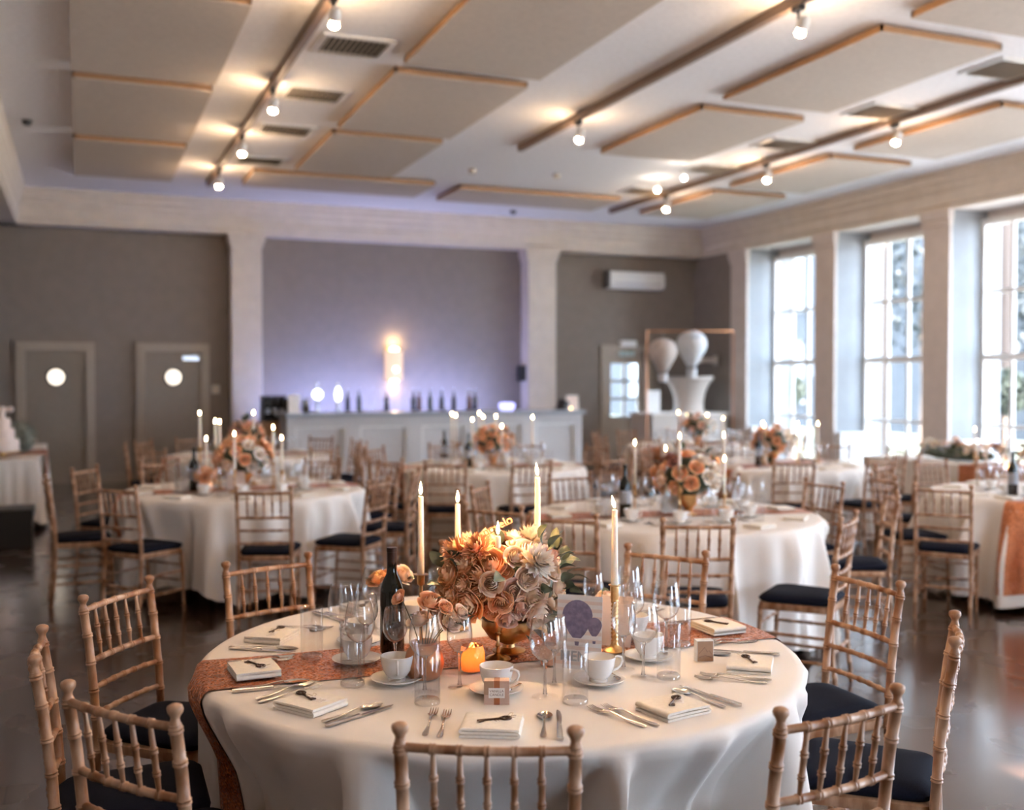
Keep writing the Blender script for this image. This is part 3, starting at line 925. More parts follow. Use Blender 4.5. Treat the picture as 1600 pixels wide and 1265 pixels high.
tag(mk('emergency_light', MB().box(-.17, .17, -.09, 0, -.06, .06).box(-.15, .15, -.1, -.09, -.045, .045).mesh('emer', 'white', 0), None, (p[0], YB, p[2])), 'white emergency light box over the exit sign', 'lamp')
p = PY(979, 550, YB)
ex = build('exit_sign', 'pale exit sign with running figure above the glazed door', 'sign', [('board', MB().box(-.16, .16, -.02, 0, -.075, .075).mesh('board', 'exitgreen', 0)),
    ('arrow', MB().prism([(.02, -.012), (.07, -.012), (.07, -.035), (.12, 0), (.07, .035), (.07, .012), (.02, .012)], 0, .004, Matrix.Translation((0, -.02, 0)) @ Matrix.Rotation(pi / 2, 4, 'X')).mesh('arrow', 'exitink', 0)),
    ('figure', MB().tube([(-.10, -.022, -.05), (-.075, -.022, -.01), (-.065, -.022, .03)], .009, 6).tube([(-.075, -.022, -.01), (-.05, -.022, -.03), (-.045, -.022, -.055)], .008, 6).tube([(-.1, -.022, .005), (-.068, -.022, .022), (-.035, -.022, .005)], .007, 6).sphere((-.058, -.022, .05), .012, 8, 6).mesh('figure', 'exitink', 60))], (p[0], YB, p[2]))

# white draped side table with urn, frame and balloons
build('side_table', 'white clothed high side table in the back right corner', 'table', [('cloth', MB().box(9.35, 10.9, 16.3, 17.1, .02, 1.0).mesh('sidecloth', 'urn', 0)), ('top', MB().box(9.32, 10.93, 16.27, 17.13, 1.0, 1.03).mesh('sidetop', 'cloth', 0))])
p = PY(1075, 640, 16.75)
build('plaster_urn', 'big off white urn with flared rim on the corner side table', 'urn', [
    ('body', MB().lathe([(0, 0), (.30, 0), (.30, .02), (.27, .06), (.27, .2), (.30, .36), (.36, .5), (.42, .58)], 28).mesh('urnbody', 'urn', 50)),
    ('rim', MB().lathe([(.42, .58), (.45, .60), (.45, .655), (.40, .655), (.38, .58), (.42, .58)], 28).mesh('rim', 'urn', 50))], (p[0], 16.72, 1.03), 0)
p = PY(1020, 640, 16.5)
build('table_sign', 'white framed sign standing on the corner side table', 'sign', [('board', MB().box(-.15, .15, -.01, .01, 0, .40).mesh('board', 'white', 0)), ('foot', MB().box(-.1, .1, -.06, .06, 0, .015).mesh('foot', 'white', 0))], (p[0], 16.5, 1.03), .1)
# copper arch
AY = 16.15
a0 = PY(1011, 517, AY)
a1 = PY(1146, 517, AY)
build('copper_arch', 'thin copper pipe arch over the corner side table', 'frame', [
    ('crossbar', MB().tube([(a0[0], AY, a0[2]), (a1[0], AY, a1[2])], .014, 8).mesh('bar', 'copper')),
    ('upright', MB().tube([(a0[0], AY, 0), (a0[0], AY, a0[2])], .010, 8).mesh('up', 'copper')),
    ('upright', MB().tube([(a1[0], AY, 0), (a1[0], AY, a1[2])], .010, 8).mesh('up', 'copper')),
    ('foot', MB().box(a0[0] - .05, a0[0] + .05, AY - .3, AY + .1, 0, .02).mesh('foot', 'copper', 0)),
    ('foot', MB().box(a1[0] - .05, a1[0] + .05, AY - .3, AY + .1, 0, .02).mesh('foot', 'copper', 0))])
envp = [(.07, -.30), (.10, -.26), (.16, -.16), (.245, -.02), (.275, .1), (.255, .2), (.19, .28), (.09, .325), (0, .335)]
for px, py, mt, s, lab in ((1036, 556, 'lanternp', .92, 'blush hot air balloon ornament hanging left of the white one'), (1081, 546, 'lantern', 1.0, 'white hot air balloon ornament hanging from the copper arch')):
    p = PY(px, py, AY)
    parts = [('envelope', MB().lathe(envp, 16).mesh('env', mt, 60)),
             ('basket', MB().lathe([(0, -.5), (.075, -.5), (.09, -.34), (.08, -.34), (.07, -.48), (0, -.48)], 12).mesh('basket', 'lantern', 50)),
             ('hanging_thread', MB().tube([(0, 0, .33), (0, 0, (a0[2] - p[2]) / s)], .003, 5).mesh('thread', 'white'))]
    for k in range(4):
        q = k * pi / 2 + .6
        parts.append(('rope', MB().tube([(.07 * cos(q), .07 * sin(q), -.30), (.08 * cos(q), .08 * sin(q), -.34)], .006, 5).mesh('rope', 'purple')))
    build('balloon_ornament', lab, 'ornament', parts, (p[0], AY, p[2]), 0, 'hot air balloon ornaments', scale=s)
p = PY(1122, 563, 16.9)
tag(mk('wall_bracket', MB().box(-.22, .2, -.04, .04, -.05, .05).box(.17, .2, -.06, .06, -.09, .09).mesh('bracket', 'urn', 0), None, (10.85, 16.9, p[2])), 'short pale arm bracket by the corner pilaster', 'bracket')

# ================================================================== CHAIRS
CH = {}


def ringed(pts, r0, ring_ts, rr, taper=None, n=8):
    """tube along pts with bead rings at fractions ring_ts"""
    pts = [Vector(p) for p in pts]
    ln = [0]
    for a, c in zip(pts, pts[1:]):
        ln.append(ln[-1] + (c - a).length)
    T = ln[-1]

    def at(s):
        s = max(0, min(T, s))
        for i in range(len(pts) - 1):
            if s <= ln[i + 1] + 1e-9:
                return pts[i].lerp(pts[i + 1], (s - ln[i]) / max(1e-9, ln[i + 1] - ln[i]))
        return pts[-1]

    ss = {0.0: None, T: None}
    for l in ln:
        ss[l] = None
    st = {}
    for t in ring_ts:
        c = t * T
        for d, k in ((-.0075, 0), (-.005, 1), (-.0015, .75), (0, .2), (.0015, .75), (.005, 1), (.0075, 0)):
            st[c + d] = k
    keys = sorted(set([k for k in ss if all(abs(k - t * T) > .009 for t in ring_ts)] + [k for k in st if 0 <= k <= T]))
    P, R = [], []
    for k in keys:
        base = r0 if taper is None else r0 * taper(k / T)
        P.append(at(k))
        R.append(base + (rr - r0) * st.get(k, 0))
    return P, R


def post_pts(sx):
    x = .172 * sx
    return [(x * 1.0, -.215, 0), (x, -.195, .2), (x, -.185, .44), (x * 1.005, -.195, .60), (x * 1.01, -.213, .76), (x * 1.02, -.232, .875)]


def yz(z):
    pp = post_pts(1)
    for a, c in zip(pp, pp[1:]):
        if a[2] <= z <= c[2]:
            t = (z - a[2]) / (c[2] - a[2])
            return a[1] + (c[1] - a[1]) * t, a[0] + (c[0] - a[0]) * t
    return pp[-1][1], pp[-1][0]


for sx in (-1, 1):
    P, R = ringed(post_pts(sx), .0135, [.12, .30, .48, .60, .70, .80, .90, .985], .0165, lambda t: .82 + .18 * min(1, t * 2.2))
    b = MB().tube(P, R, 10)
    e = P[-1]
    b.lathe([(.0135, 0), (.0115, .004), (.0095, .012), (.011, .018), (.0165, .026), (.018, .033), (.016, .039), (.009, .043), (0, .044)], 10, Matrix.Translation(e))
    CH['post', sx] = b.mesh('post', 'wood', 50)
    P, R = ringed([(.165 * sx, .175, .43), (.167 * sx, .19, .2), (.168 * sx, .197, 0)], .0145, [.1, .35, .62, .88], .0172, lambda t: 1 - .35 * t)
    CH['leg', sx] = MB().tube(P, R, 8).mesh('leg', 'wood', 50)
SPX = [-.108, -.054, 0, .054, .108]
for i, z in enumerate((.868, .705, .62, .535)):
    y, x = yz(z)
    pts = [(x * t, y - .016 * (1 - t * t), z) for t in (-1, -.6, -.2, .2, .6, 1)]
    P, R = ringed(pts, .0098 if i < 2 else .0088, [(k * .054 + .174) / .348 for k in (-2, -1, 0, 1, 2)], .0122 if i < 2 else .011)
    CH['rail', i] = MB().tube(P, R, 8).mesh('rail', 'wood', 50)
y0_, _ = yz(.868)
y1_, _ = yz(.705)
for k, x in enumerate(SPX):
    o_ = .016 * (1 - (x / .174) ** 2)
    P, R = ringed([(x, y1_ - o_, .705), (x, y0_ - o_, .868)], .0072, [.3, .62], .0098, lambda t: .62 + .38 * sin(pi * t))
    CH['spindle', k] = MB().tube(P, R, 8).mesh('spindle', 'wood', 50)


def rrect(w0, w1, d, n=5, r=.05, o=0.0):
    """rounded trapezoid: w0 back half-width, w1 front half-width, d half depth"""
    out = []
    for sx, sy, hw in ((1, 1, w1), (-1, 1, w1), (-1, -1, w0), (1, -1, w0)):
        c = ((hw + o - r) * sx, (d + o - r) * sy)
        a0 = {(1, 1): 0, (-1, 1): pi / 2, (-1, -1): pi, (1, -1): 1.5 * pi}[(sx, sy)]
        for i in range(n + 1):
            q = a0 + (pi / 2) * i / n
            out.append((c[0] + r * cos(q), c[1] + r * sin(q)))
    return out


def stack(m, rings):
    n = len(rings[0])
    vs = [v for r in rings for v in r]
    fs = [(i * n + k, i * n + (k + 1) % n, (i + 1) * n + (k + 1) % n, (i + 1) * n + k) for i in range(len(rings) - 1) for k in range(n)]
    fs.append(tuple(range(n - 1, -1, -1)))
    fs.append(tuple(range((len(rings) - 1) * n, len(rings) * n)))
    m.add(vs, fs)


def ring(o, z, dy=0.0):
    return [(x, y + dy, z) for x, y in rrect(.172, .192, .19, 5, .05, o)]


b = MB()
stack(b, [ring(-.004, .415), ring(0, .42), ring(0, .445), ring(-.01, .452)])
CH['seat'] = b.mesh('seat', 'wood', 40)
b = MB()
stack(b, [ring(-.012, .452), ring(.0, .462), ring(.002, .474), ring(-.012, .488), ring(-.045, .497), ring(-.10, .502)])
CH['pad'] = b.mesh('pad', 'pad', 60)


def stick(a, c, r=.0085, ts=(.2, .5, .8)):
    P, R = ringed([a, c], r, ts, r * 1.25)
    return MB().tube(P, R, 7).mesh('stretcher', 'wood', 50)


CH['str'] = [stick((-.168, -.2, .16), (-.168, .19, .16)), stick((.168, -.2, .16), (.168, .19, .16)), stick((-.168, -.19, .29), (-.167, .185, .29)), stick((.168, -.19, .29), (.167, .185, .29)),
             stick((-.167, .19, .22), (.167, .19, .22)), stick((-.167, .186, .33), (.167, .186, .33)), stick((-.17, -.195, .22), (.17, -.195, .22))]
chair_parts = [('post', CH['post', -1]), ('post', CH['post', 1]), ('leg', CH['leg', -1]), ('leg', CH['leg', 1]), ('seat', CH['seat'], (0, 0, 0), (0, 0, 0), [('seat_pad', CH['pad'])])]
chair_parts += [('rail', CH['rail', i]) for i in range(4)] + [('spindle', CH['spindle', k]) for k in range(5)] + [('stretcher', m) for m in CH['str']]


def chair(cx, cy, rz, label, group):
    return build('banquet_chair', label, 'chair', chair_parts, (cx, cy, 0), rz, group)


# ================================================================== TABLEWARE MESHES
TW = {}


def glass_parts(hs, rmax, rim, stem_h, foot, n):
    bowl = [(.004, stem_h)]
    for t in (.08, .2, .35, .5, .65, .8, .92, 1.0):
        z = stem_h + (hs - stem_h) * t
        if t < .45:
            r = rmax * sin(pi / 2 * min(1, (t / .45)) ** .62)
        else:
            q = (t - .45) / .55
            r = rmax + (rim - rmax) * q ** 1.6
        bowl.append((max(.004, r), z))
    inner = [(r - .0012, z + (.001 if i else 0)) for i, (r, z) in enumerate(bowl)][::-1]
    bm_ = MB().lathe(bowl + [(bowl[-1][0] - .0006, bowl[-1][1] + .0008)] + inner, n).mesh('bowl', 'glass', 180)
    st = MB().lathe([(.0085, .004), (.005, .012), (.0038, .03), (.0036, stem_h - .02), (.005, stem_h - .006), (.009, stem_h + .004), (0, stem_h + .006)], n).mesh('stem', 'solid', 180)
    ft = MB().lathe([(foot, .0006), (foot * .985, .0014), (foot * .5, .0035), (.0085, .006), (0, .007)], n).mesh('foot', 'footglass', 60)
    return bm_, st, ft


TW['wgA'] = glass_parts(.215, .043, .033, .095, .036, 24)
TW['wgB'] = glass_parts(.195, .036, .029, .095, .033, 24)


def far_glass(h, rmax, rim, stem_h, foot):
    pr = [(0, 0), (foot, 0), (foot * .4, .004), (.005, .012), (.0045, stem_h), (rmax * .7, stem_h + (h - stem_h) * .15), (rmax, stem_h + (h - stem_h) * .42), (rmax * .95, stem_h + (h - stem_h) * .65), (rim, h)]
    return MB().lathe(pr, 12).mesh('farglass', 'glass', 60)


TW['fgA'] = far_glass(.215, .043, .033, .095, .036)
TW['fgB'] = far_glass(.195, .036, .029, .095, .033)
TW['tum'] = MB().lathe([(.033, .0005), (.034, .003), (.0345, .16), (.0335, .161), (.0325, .16), (.0315, .018)], 24).mesh('tumbler', 'tglass', 60)
TW['tumbase'] = MB().lathe([(.033, .001), (.0325, .010), (.030, .0135), (0, .0135)], 24).mesh('base', 'baseglass', 60)
TW['ftum'] = MB().lathe([(0, 0), (.033, 0), (.034, .16)], 12).mesh('ftumbler', 'tglass', 60)
cupo = [(0, .004), (.024, .0), (.025, .006), (.022, .009), (.030, .016), (.039, .03), (.044, .05), (.0465, .07)]
cupi = [(.0445, .0705), (.042, .05), (.037, .031), (.028, .018), (0, .014)]
TW['cup'] = MB().lathe(cupo + cupi, 24).mesh('cup', 'china', 60)
TW['fcup'] = MB().lathe(cupo[1:] + [(.043, .07), (.03, .02), (0, .016)], 12).tube([(.043, 0, .062), (.066, 0, .058), (.066, 0, .035), (.038, 0, .025)], .004, 6).mesh('fcup', 'china', 60)
TW['handle'] = MB().tube([(.0435, 0, .062), (.056, 0, .066), (.068, 0, .062), (.071, 0, .052), (.066, 0, .040), (.055, 0, .031), (.038, 0, .026)], [.004, .0036, .0034, .0034, .0034, .0036, .004], 8).mesh('handle', 'china', 180)
TW['saucer'] = MB().lathe([(0, .002), (.03, .0), (.033, .002), (.060, .009), (.074, .016), (.0745, .0175), (.073, .018), (.058, .012), (.032, .006), (0, .006)], 28).mesh('saucer', 'china', 60)
TW['fsaucer'] = MB().lathe([(0, .0), (.033, .0), (.074, .016), (.058, .012), (.032, .006), (0, .006)], 14).mesh('fsaucer', 'china', 60)


def cutlery(outline, zc, thick=.0018, name='c'):
    """outline: [(y, halfwidth)] mirrored, zc(y) heights"""
    m = MB()
    n = len(outline)
    vs = []
    for y, hw in outline:
        z = zc(y)
        dip = .16 * hw
        vs += [(-hw, y, z + dip), (0, y, z), (hw, y, z + dip), (hw, y, z + dip + thick), (0, y, z + thick), (-hw, y, z + dip + thick)]
    fs = []
    for i in range(n - 1):
        for k in range(6):
            j = (k + 1) % 6
            fs.append((i * 6 + k, i * 6 + j, (i + 1) * 6 + j, (i + 1) * 6 + k))
    fs.append((5, 4, 3, 2, 1, 0))
    e = (n - 1) * 6
    fs.append((e, e + 1, e + 2, e + 3, e + 4, e + 5))
    m.add(vs, fs)
    return m


hz = lambda y: .0015 + .009 * max(0, 1 - abs(y - .02) / .07) ** 1.5
handle_o = [(-.1, .003), (-.098, .0065), (-.085, .0078), (-.06, .0058), (-.03, .0035), (0, .0027), (.025, .0028)]
spo = [(.033, .006), (.042, .013), (.055, .0185), (.068, .0195), (.08, .017), (.09, .011), (.096, .004)]
TW['spoon_h'] = cutlery(handle_o, hz).mesh('handle', 'steel', 60)


def bowl_fn(u, v):
    y = .026 + .071 * u
    hw = .0195 * sin(pi * min(.985, .06 + u * .92)) ** .62
    x = hw * (2 * v - 1)
    dep = .006 * (1 - (2 * v - 1) ** 2) * sin(pi * min(1, .1 + u * .85))
    return (x, y, .0075 - dep - .003 * u)


TW['spoon_b'] = MB().grid(bowl_fn, 10, 8).mesh('bowl', 'steel', 180)
TW['fork_h'] = cutlery(handle_o + [(.036, .008), (.044, .011), (.052, .0115)], hz).mesh('handle', 'steel', 60)
fb = MB()
for k in range(4):
    x = -.0092 + .00613 * k
    fb.tube([(x, .048, .006), (x, .065, .0045), (x * 1.02, .085, .005), (x * 1.02, .1, .0085)], [.0021, .0019, .0016, .0008], 6)
TW['fork_t'] = fb.mesh('tines', 'steel', 60)
TW['knife_h'] = cutlery([(-.11, .004), (-.107, .0078), (-.09, .0085), (-.05, .007), (-.01, .0055), (0, .0052)], lambda y: .002, .006).mesh('handle', 'steel', 50)
TW['knife_b'] = MB().prism([(-.0045, 0), (.0052, 0), (.0078, .03), (.0085, .07), (.006, .10), (-.001, .115), (-.004, .10)], .004, .0056).mesh('blade', 'steel', 0)


def ribbon(path, half, width, name, mat):
    pts = [Vector((p[0], 0, p[1])) for p in path]
    top, bot = [], []
    for i, p in enumerate(pts):
        t = (pts[min(i + 1, len(pts) - 1)] - pts[max(0, i - 1)]).normalized()
        nn = Vector((-t.z, 0, t.x))
        top.append(p + nn * half)
        bot.append(p - nn * half)
    loop = top + bot[::-1]
    m = MB()
    n = len(loop)
    vs = [(p.x, -width / 2, p.z) for p in loop] + [(p.x, width / 2, p.z) for p in loop]
    fs = [(i, (i + 1) % n, n + (i + 1) % n, n + i) for i in range(n)]
    k = len(pts)
    for i in range(k - 1):
        fs.append((i + 1, i, n - 1 - i, n - 2 - i))
        fs.append((n + i, n + i + 1, 2 * n - 2 - i, 2 * n - 1 - i))
    m.add(vs, fs)
    return m.mesh(name, mat, 40)


pth = [(-.072, .0035), (.0, .004), (.062, .0035)]
pth += [(.066 + .0045 * sin(q), .0075 - .004 * cos(q)) for q in (.4, 1.1, pi / 2, 2.1, 2.8)]
pth += [(.06, .0115), (0, .0122), (-.062, .0115)]
pth += [(-.066 - .0045 * sin(q), .0155 - .004 * cos(q)) for q in (.4, 1.1, pi / 2, 2.1, 2.8)]
pth += [(-.06, .0195), (0, .0205), (.07, .019)]
TW['napkin'] = ribbon(pth, .0030, .125, 'napkin', 'linen')
km = MB()
for k in range(14):
    q = 2 * pi * k / 14
km.tube([(.011 * cos(2 * pi * k / 14), .042 + .013 * sin(2 * pi * k / 14), 0) for k in range(15)], .0026, 6, cap=False)
km.tube([(-.006 + .005 * cos(2 * pi * k / 10), .046 + .005 * sin(2 * pi * k / 10), .0005) for k in range(11)], .0016, 5, cap=False)
km.tube([(.006 + .005 * cos(2 * pi * k / 10), .046 + .005 * sin(2 * pi * k / 10), .0005) for k in range(11)], .0016, 5, cap=False)
TW['key_bow'] = km.mesh('bow', 'brownkey', 60)
TW['key_shaft'] = MB().tube([(0, .03, 0), (0, .027, 0), (0, .025, 0), (0, -.03, 0)], [.0028, .0042, .0028, .0026], 8).mesh('shaft', 'brownkey', 60)
TW['key_bit'] = MB().box(0, .013, -.028, -.022, -.0012, .0012).box(0, .010, -.02, -.015, -.0012, .0012).mesh('bit', 'brownkey', 0)
TW['tag'] = MB().prism([(-.014, -.03), (.014, -.03), (.014, .022), (.007, .03), (-.007, .03), (-.014, .022)], 0, .0012).mesh('tag', 'paper', 0)
TW['tagprint'] = MB().box(-.009, .009, -.022, -.020, .0012, .0014).box(-.009, .009, -.014, -.0125, .0012, .0014).box(-.009, .006, -.006, -.0045, .0012, .0014).mesh('print', 'inkdark', 0)
TW['twine'] = MB().tube([(-.010, 0, .001), (-.016, .010, .004), (-.007, .014, .006), (0, .004, .002), (.010, .013, .005), (.015, .006, .002), (.005, 0, .001)], .0009, 5).mesh('twine', 'twine')

# flowers


def rose(R, layers, mat, seed, npet=4, nu=4, nv=3):
    r = random.Random(seed)
    m = MB()
    for k in range(layers):
        t = k / max(1, layers - 1)
        Rk = R * (.13 + .87 * t ** .9)
        top = R * (.66 - .50 * t ** 1.5)
        n = (3 if t < .3 else npet) + (1 if t > .7 else 0)
        for q in range(n):
            th = 2 * pi * (q + .5 * (k % 2)) / n + r.uniform(-.25, .25) + k * .6
            w_ = pi / n * 1.45
            tz = top + r.uniform(-.06, .06) * R
            sw = r.uniform(.03, .12)

            def fn(u, v, th=th, w_=w_, Rk=Rk, tz=tz, t=t, sw=sw):
                e = 2 * u - 1
                a = th + e * w_ * (1 - .3 * v)
                edge = 1 - .20 * abs(e) ** 3
                z = -.5 * R + (tz + .5 * R) * v * edge
                lean = 1 - .45 * (1 - t) * v ** 2 + .16 * t * max(0, v - .55) / .45
                rr = Rk * min(1, .35 + 1.1 * v) ** .7 * lean * (1 + sw * e)
                z -= R * .14 * t * max(0, v - .75) / .25
                return (rr * cos(a), rr * sin(a), z)
            m.grid(fn, nu, nv)
            d_ = r.uniform(-.12, .12)
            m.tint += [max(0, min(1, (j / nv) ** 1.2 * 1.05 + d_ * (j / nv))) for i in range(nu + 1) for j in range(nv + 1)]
    return m.mesh('rose', mat, 180)


def dahlia(R, mat, seed, rings=6, n=16):
    r = random.Random(seed)
    m = MB()
    for k in range(rings):
        el = .12 + 1.35 * k / rings
        for q in range(n - k):
            a = 2 * pi * q / (n - k) + k * .35 + r.uniform(-.08, .08)
            e = el + r.uniform(-.1, .1)
            d = Vector((cos(a) * cos(e), sin(a) * cos(e), sin(e)))
            sd = Vector((-sin(a), cos(a), 0))
            up = d.cross(sd)
            b0 = d * R * .1
            l = R * r.uniform(.85, 1.05)
            wd = R * .13
            m.add([b0, b0 + d * l * .6 + sd * wd, b0 + d * l * .6 - up * wd * .4, b0 + d * l * .6 - sd * wd, d * l], [(0, 1, 2), (0, 2, 3), (1, 4, 2), (2, 4, 3)])
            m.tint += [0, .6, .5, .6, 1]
    return m.mesh('dahlia', mat, 180)


def leaf_mesh(l, wd, mat, nm='leaf'):
    def fn(u, v):
        hw = wd * sin(pi * min(.98, .04 + u * .94)) ** .75
        x = hw * (2 * v - 1)
        return (x, l * u, .22 * abs(x) + .12 * l * sin(pi * u) - .05 * l * u)
    return MB().grid(fn, 6, 4).mesh(nm, mat, 180)


FL = {}
for c in ('P', 'C', 'B'):
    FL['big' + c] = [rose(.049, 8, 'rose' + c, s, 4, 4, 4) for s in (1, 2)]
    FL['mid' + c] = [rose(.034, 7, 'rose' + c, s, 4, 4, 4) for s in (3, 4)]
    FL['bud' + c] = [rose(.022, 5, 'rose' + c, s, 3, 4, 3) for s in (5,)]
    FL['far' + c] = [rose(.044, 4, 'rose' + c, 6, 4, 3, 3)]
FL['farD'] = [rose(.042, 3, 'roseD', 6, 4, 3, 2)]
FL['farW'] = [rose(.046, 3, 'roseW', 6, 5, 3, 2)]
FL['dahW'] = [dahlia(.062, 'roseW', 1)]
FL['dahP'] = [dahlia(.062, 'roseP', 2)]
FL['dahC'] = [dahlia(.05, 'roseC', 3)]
FL['leaf'] = [leaf_mesh(.062, .019, 'leaf'), leaf_mesh(.05, .018, 'leafd')]
FL['fleaf'] = [leaf_mesh(.085, .028, 'leafd')]
stem_m = MB().tube([(0, 0, 0), (.004, 0, .05), (0, 0, .1)], .0022, 6).mesh('stem', 'stem')


def aim(n, spin=0.0):
    return (Vector(n).to_track_quat('Z', 'Y').to_matrix() @ Matrix.Rotation(spin, 3, 'Z')).to_euler()


# candle
flame_m = MB().lathe([(0, 0), (.0042, .006), (.0058, .013), (.0048, .022), (.0024, .032), (0, .042)], 8).mesh('flame', 'flame', 180)
fflame_m = MB().lathe([(0, 0), (.0058, .012), (.0040, .025), (0, .04)], 6).mesh('flame', 'flame', 180)
wick_m = MB().tube([(0, 0, 0), (.0006, 0, .006), (.0016, 0, .011)], .0009, 5).mesh('wick', 'wick')
cand_cache = {}


def candle_mesh(h, n=14):
    k = (round(h, 3), n)
    if k not in cand_cache:
        cand_cache[k] = MB().lathe([(0, 0), (.0115, 0), (.0115, .01), (.0085, h - .006), (.0072, h - .001), (.004, h - .002), (0, h - .003)], n).mesh('taper', 'candle', 60)
    return cand_cache[k]


def candle(x, y, z, h, label, group, far=False, tilt=0.0):
    return build('taper_candle', label, 'candle', [('wax', candle_mesh(h, 8 if far else 14)), ('wick', wick_m, (0, 0, h - .003)), ('flame', fflame_m if far else flame_m, (0, 0, h + .004), (0, tilt, 0))], (x, y, z), 0, group)


def stick_mesh(h, mat, twist=False, n=16, top=.013):
    if twist:
        base = MB().lathe([(0, 0), (.036, 0), (.036, .004), (.028, .009), (.016, .014), (.011, .024), (.0105, .03), (0, .03)], n).mesh('base', mat, 50)
        sh = MB()

        def fn(u, v):
            a = 2 * pi * u
            z = .028 + (h - .078) * v
            r = .0098 + .0022 * cos(3 * (a - 22 * v))
            return (r * cos(a), r * sin(a), z)
        sh.grid(fn, 18, 34, closeu=True)
        shaft = sh.mesh('shaft', mat, 180)
        cup = MB().lathe([(.0095, h - .052), (.013, h - .049), (.0115, h - .045), (.0135, h - .04), (.0125, h - .02), (.014, h - .014), (.0135, h - .003), (.019, h), (.019, h + .002), (top, h + .002), (top - .001, h - .02), (0, h - .02)], n).mesh('socket', mat, 50)
        return base, shaft, cup
    base = MB().lathe([(0, 0), (.038, 0), (.039, .004), (.03, .010), (.012, .016), (.006, .022), (0, .022)], n).mesh('base', mat, 50)
    shaft = MB().lathe([(.006, .016), (.005, h * .32), (.0095, h * .36), (.005, h * .40), (.0045, h * .62), (.011, h * .66), (.006, h * .70), (.006, h - .03)], n).mesh('shaft', mat, 50)
    cup = MB().lathe([(.006, h - .035), (.012, h - .03), (.0125, h - .002), (.024, h), (.024, h + .0022), (top, h + .002), (top - .001, h - .02), (0, h - .02)], n).mesh('socket', mat, 50)
    return base, shaft, cup


STK = {}


def candlestick(x, y, z, h, label, group, twist=False, far=False):
    k = (round(h, 3), twist, far)
    if k not in STK:
        STK[k] = stick_mesh(h, 'gold', twist, 10 if far else 16)
    bs, sh, cu = STK[k]
    return build('candlestick', label, 'candlestick', [('base', bs), ('shaft', sh), ('socket', cu)], (x, y, z), 0, group)


# ================================================================== TABLES
TZ = 0.755
TR = 0.915
VIEW = pi / 2 - YAW     # direction "away from the viewer", as an angle from +X
SECT = ['rear', 'rear left', 'left rear', 'left front', 'front left', 'front', 'front right', 'right front', 'right rear', 'rear right']


def sector_names(angs):
    """ten unique side names for seats at the given angles (radians), as seen by the viewer"""
    out = {}
    order_ = sorted(range(len(angs)), key=lambda i: (angs[i] - VIEW) % (2 * pi))
    # offset minimising error
    n = len(angs)
    for k, i in enumerate(order_):
        out[i] = None
    used = set()
    for i in order_:
        rel = ((angs[i] - VIEW) % (2 * pi)) / (2 * pi) * 10
        c = sorted(range(10), key=lambda s: min(abs(s - rel), 10 - abs(s - rel)))
        for s_ in c:
            if s_ not in used:
                used.add(s_)
                out[i] = SECT[s_]
                break
    return [out[i] for i in range(n)]


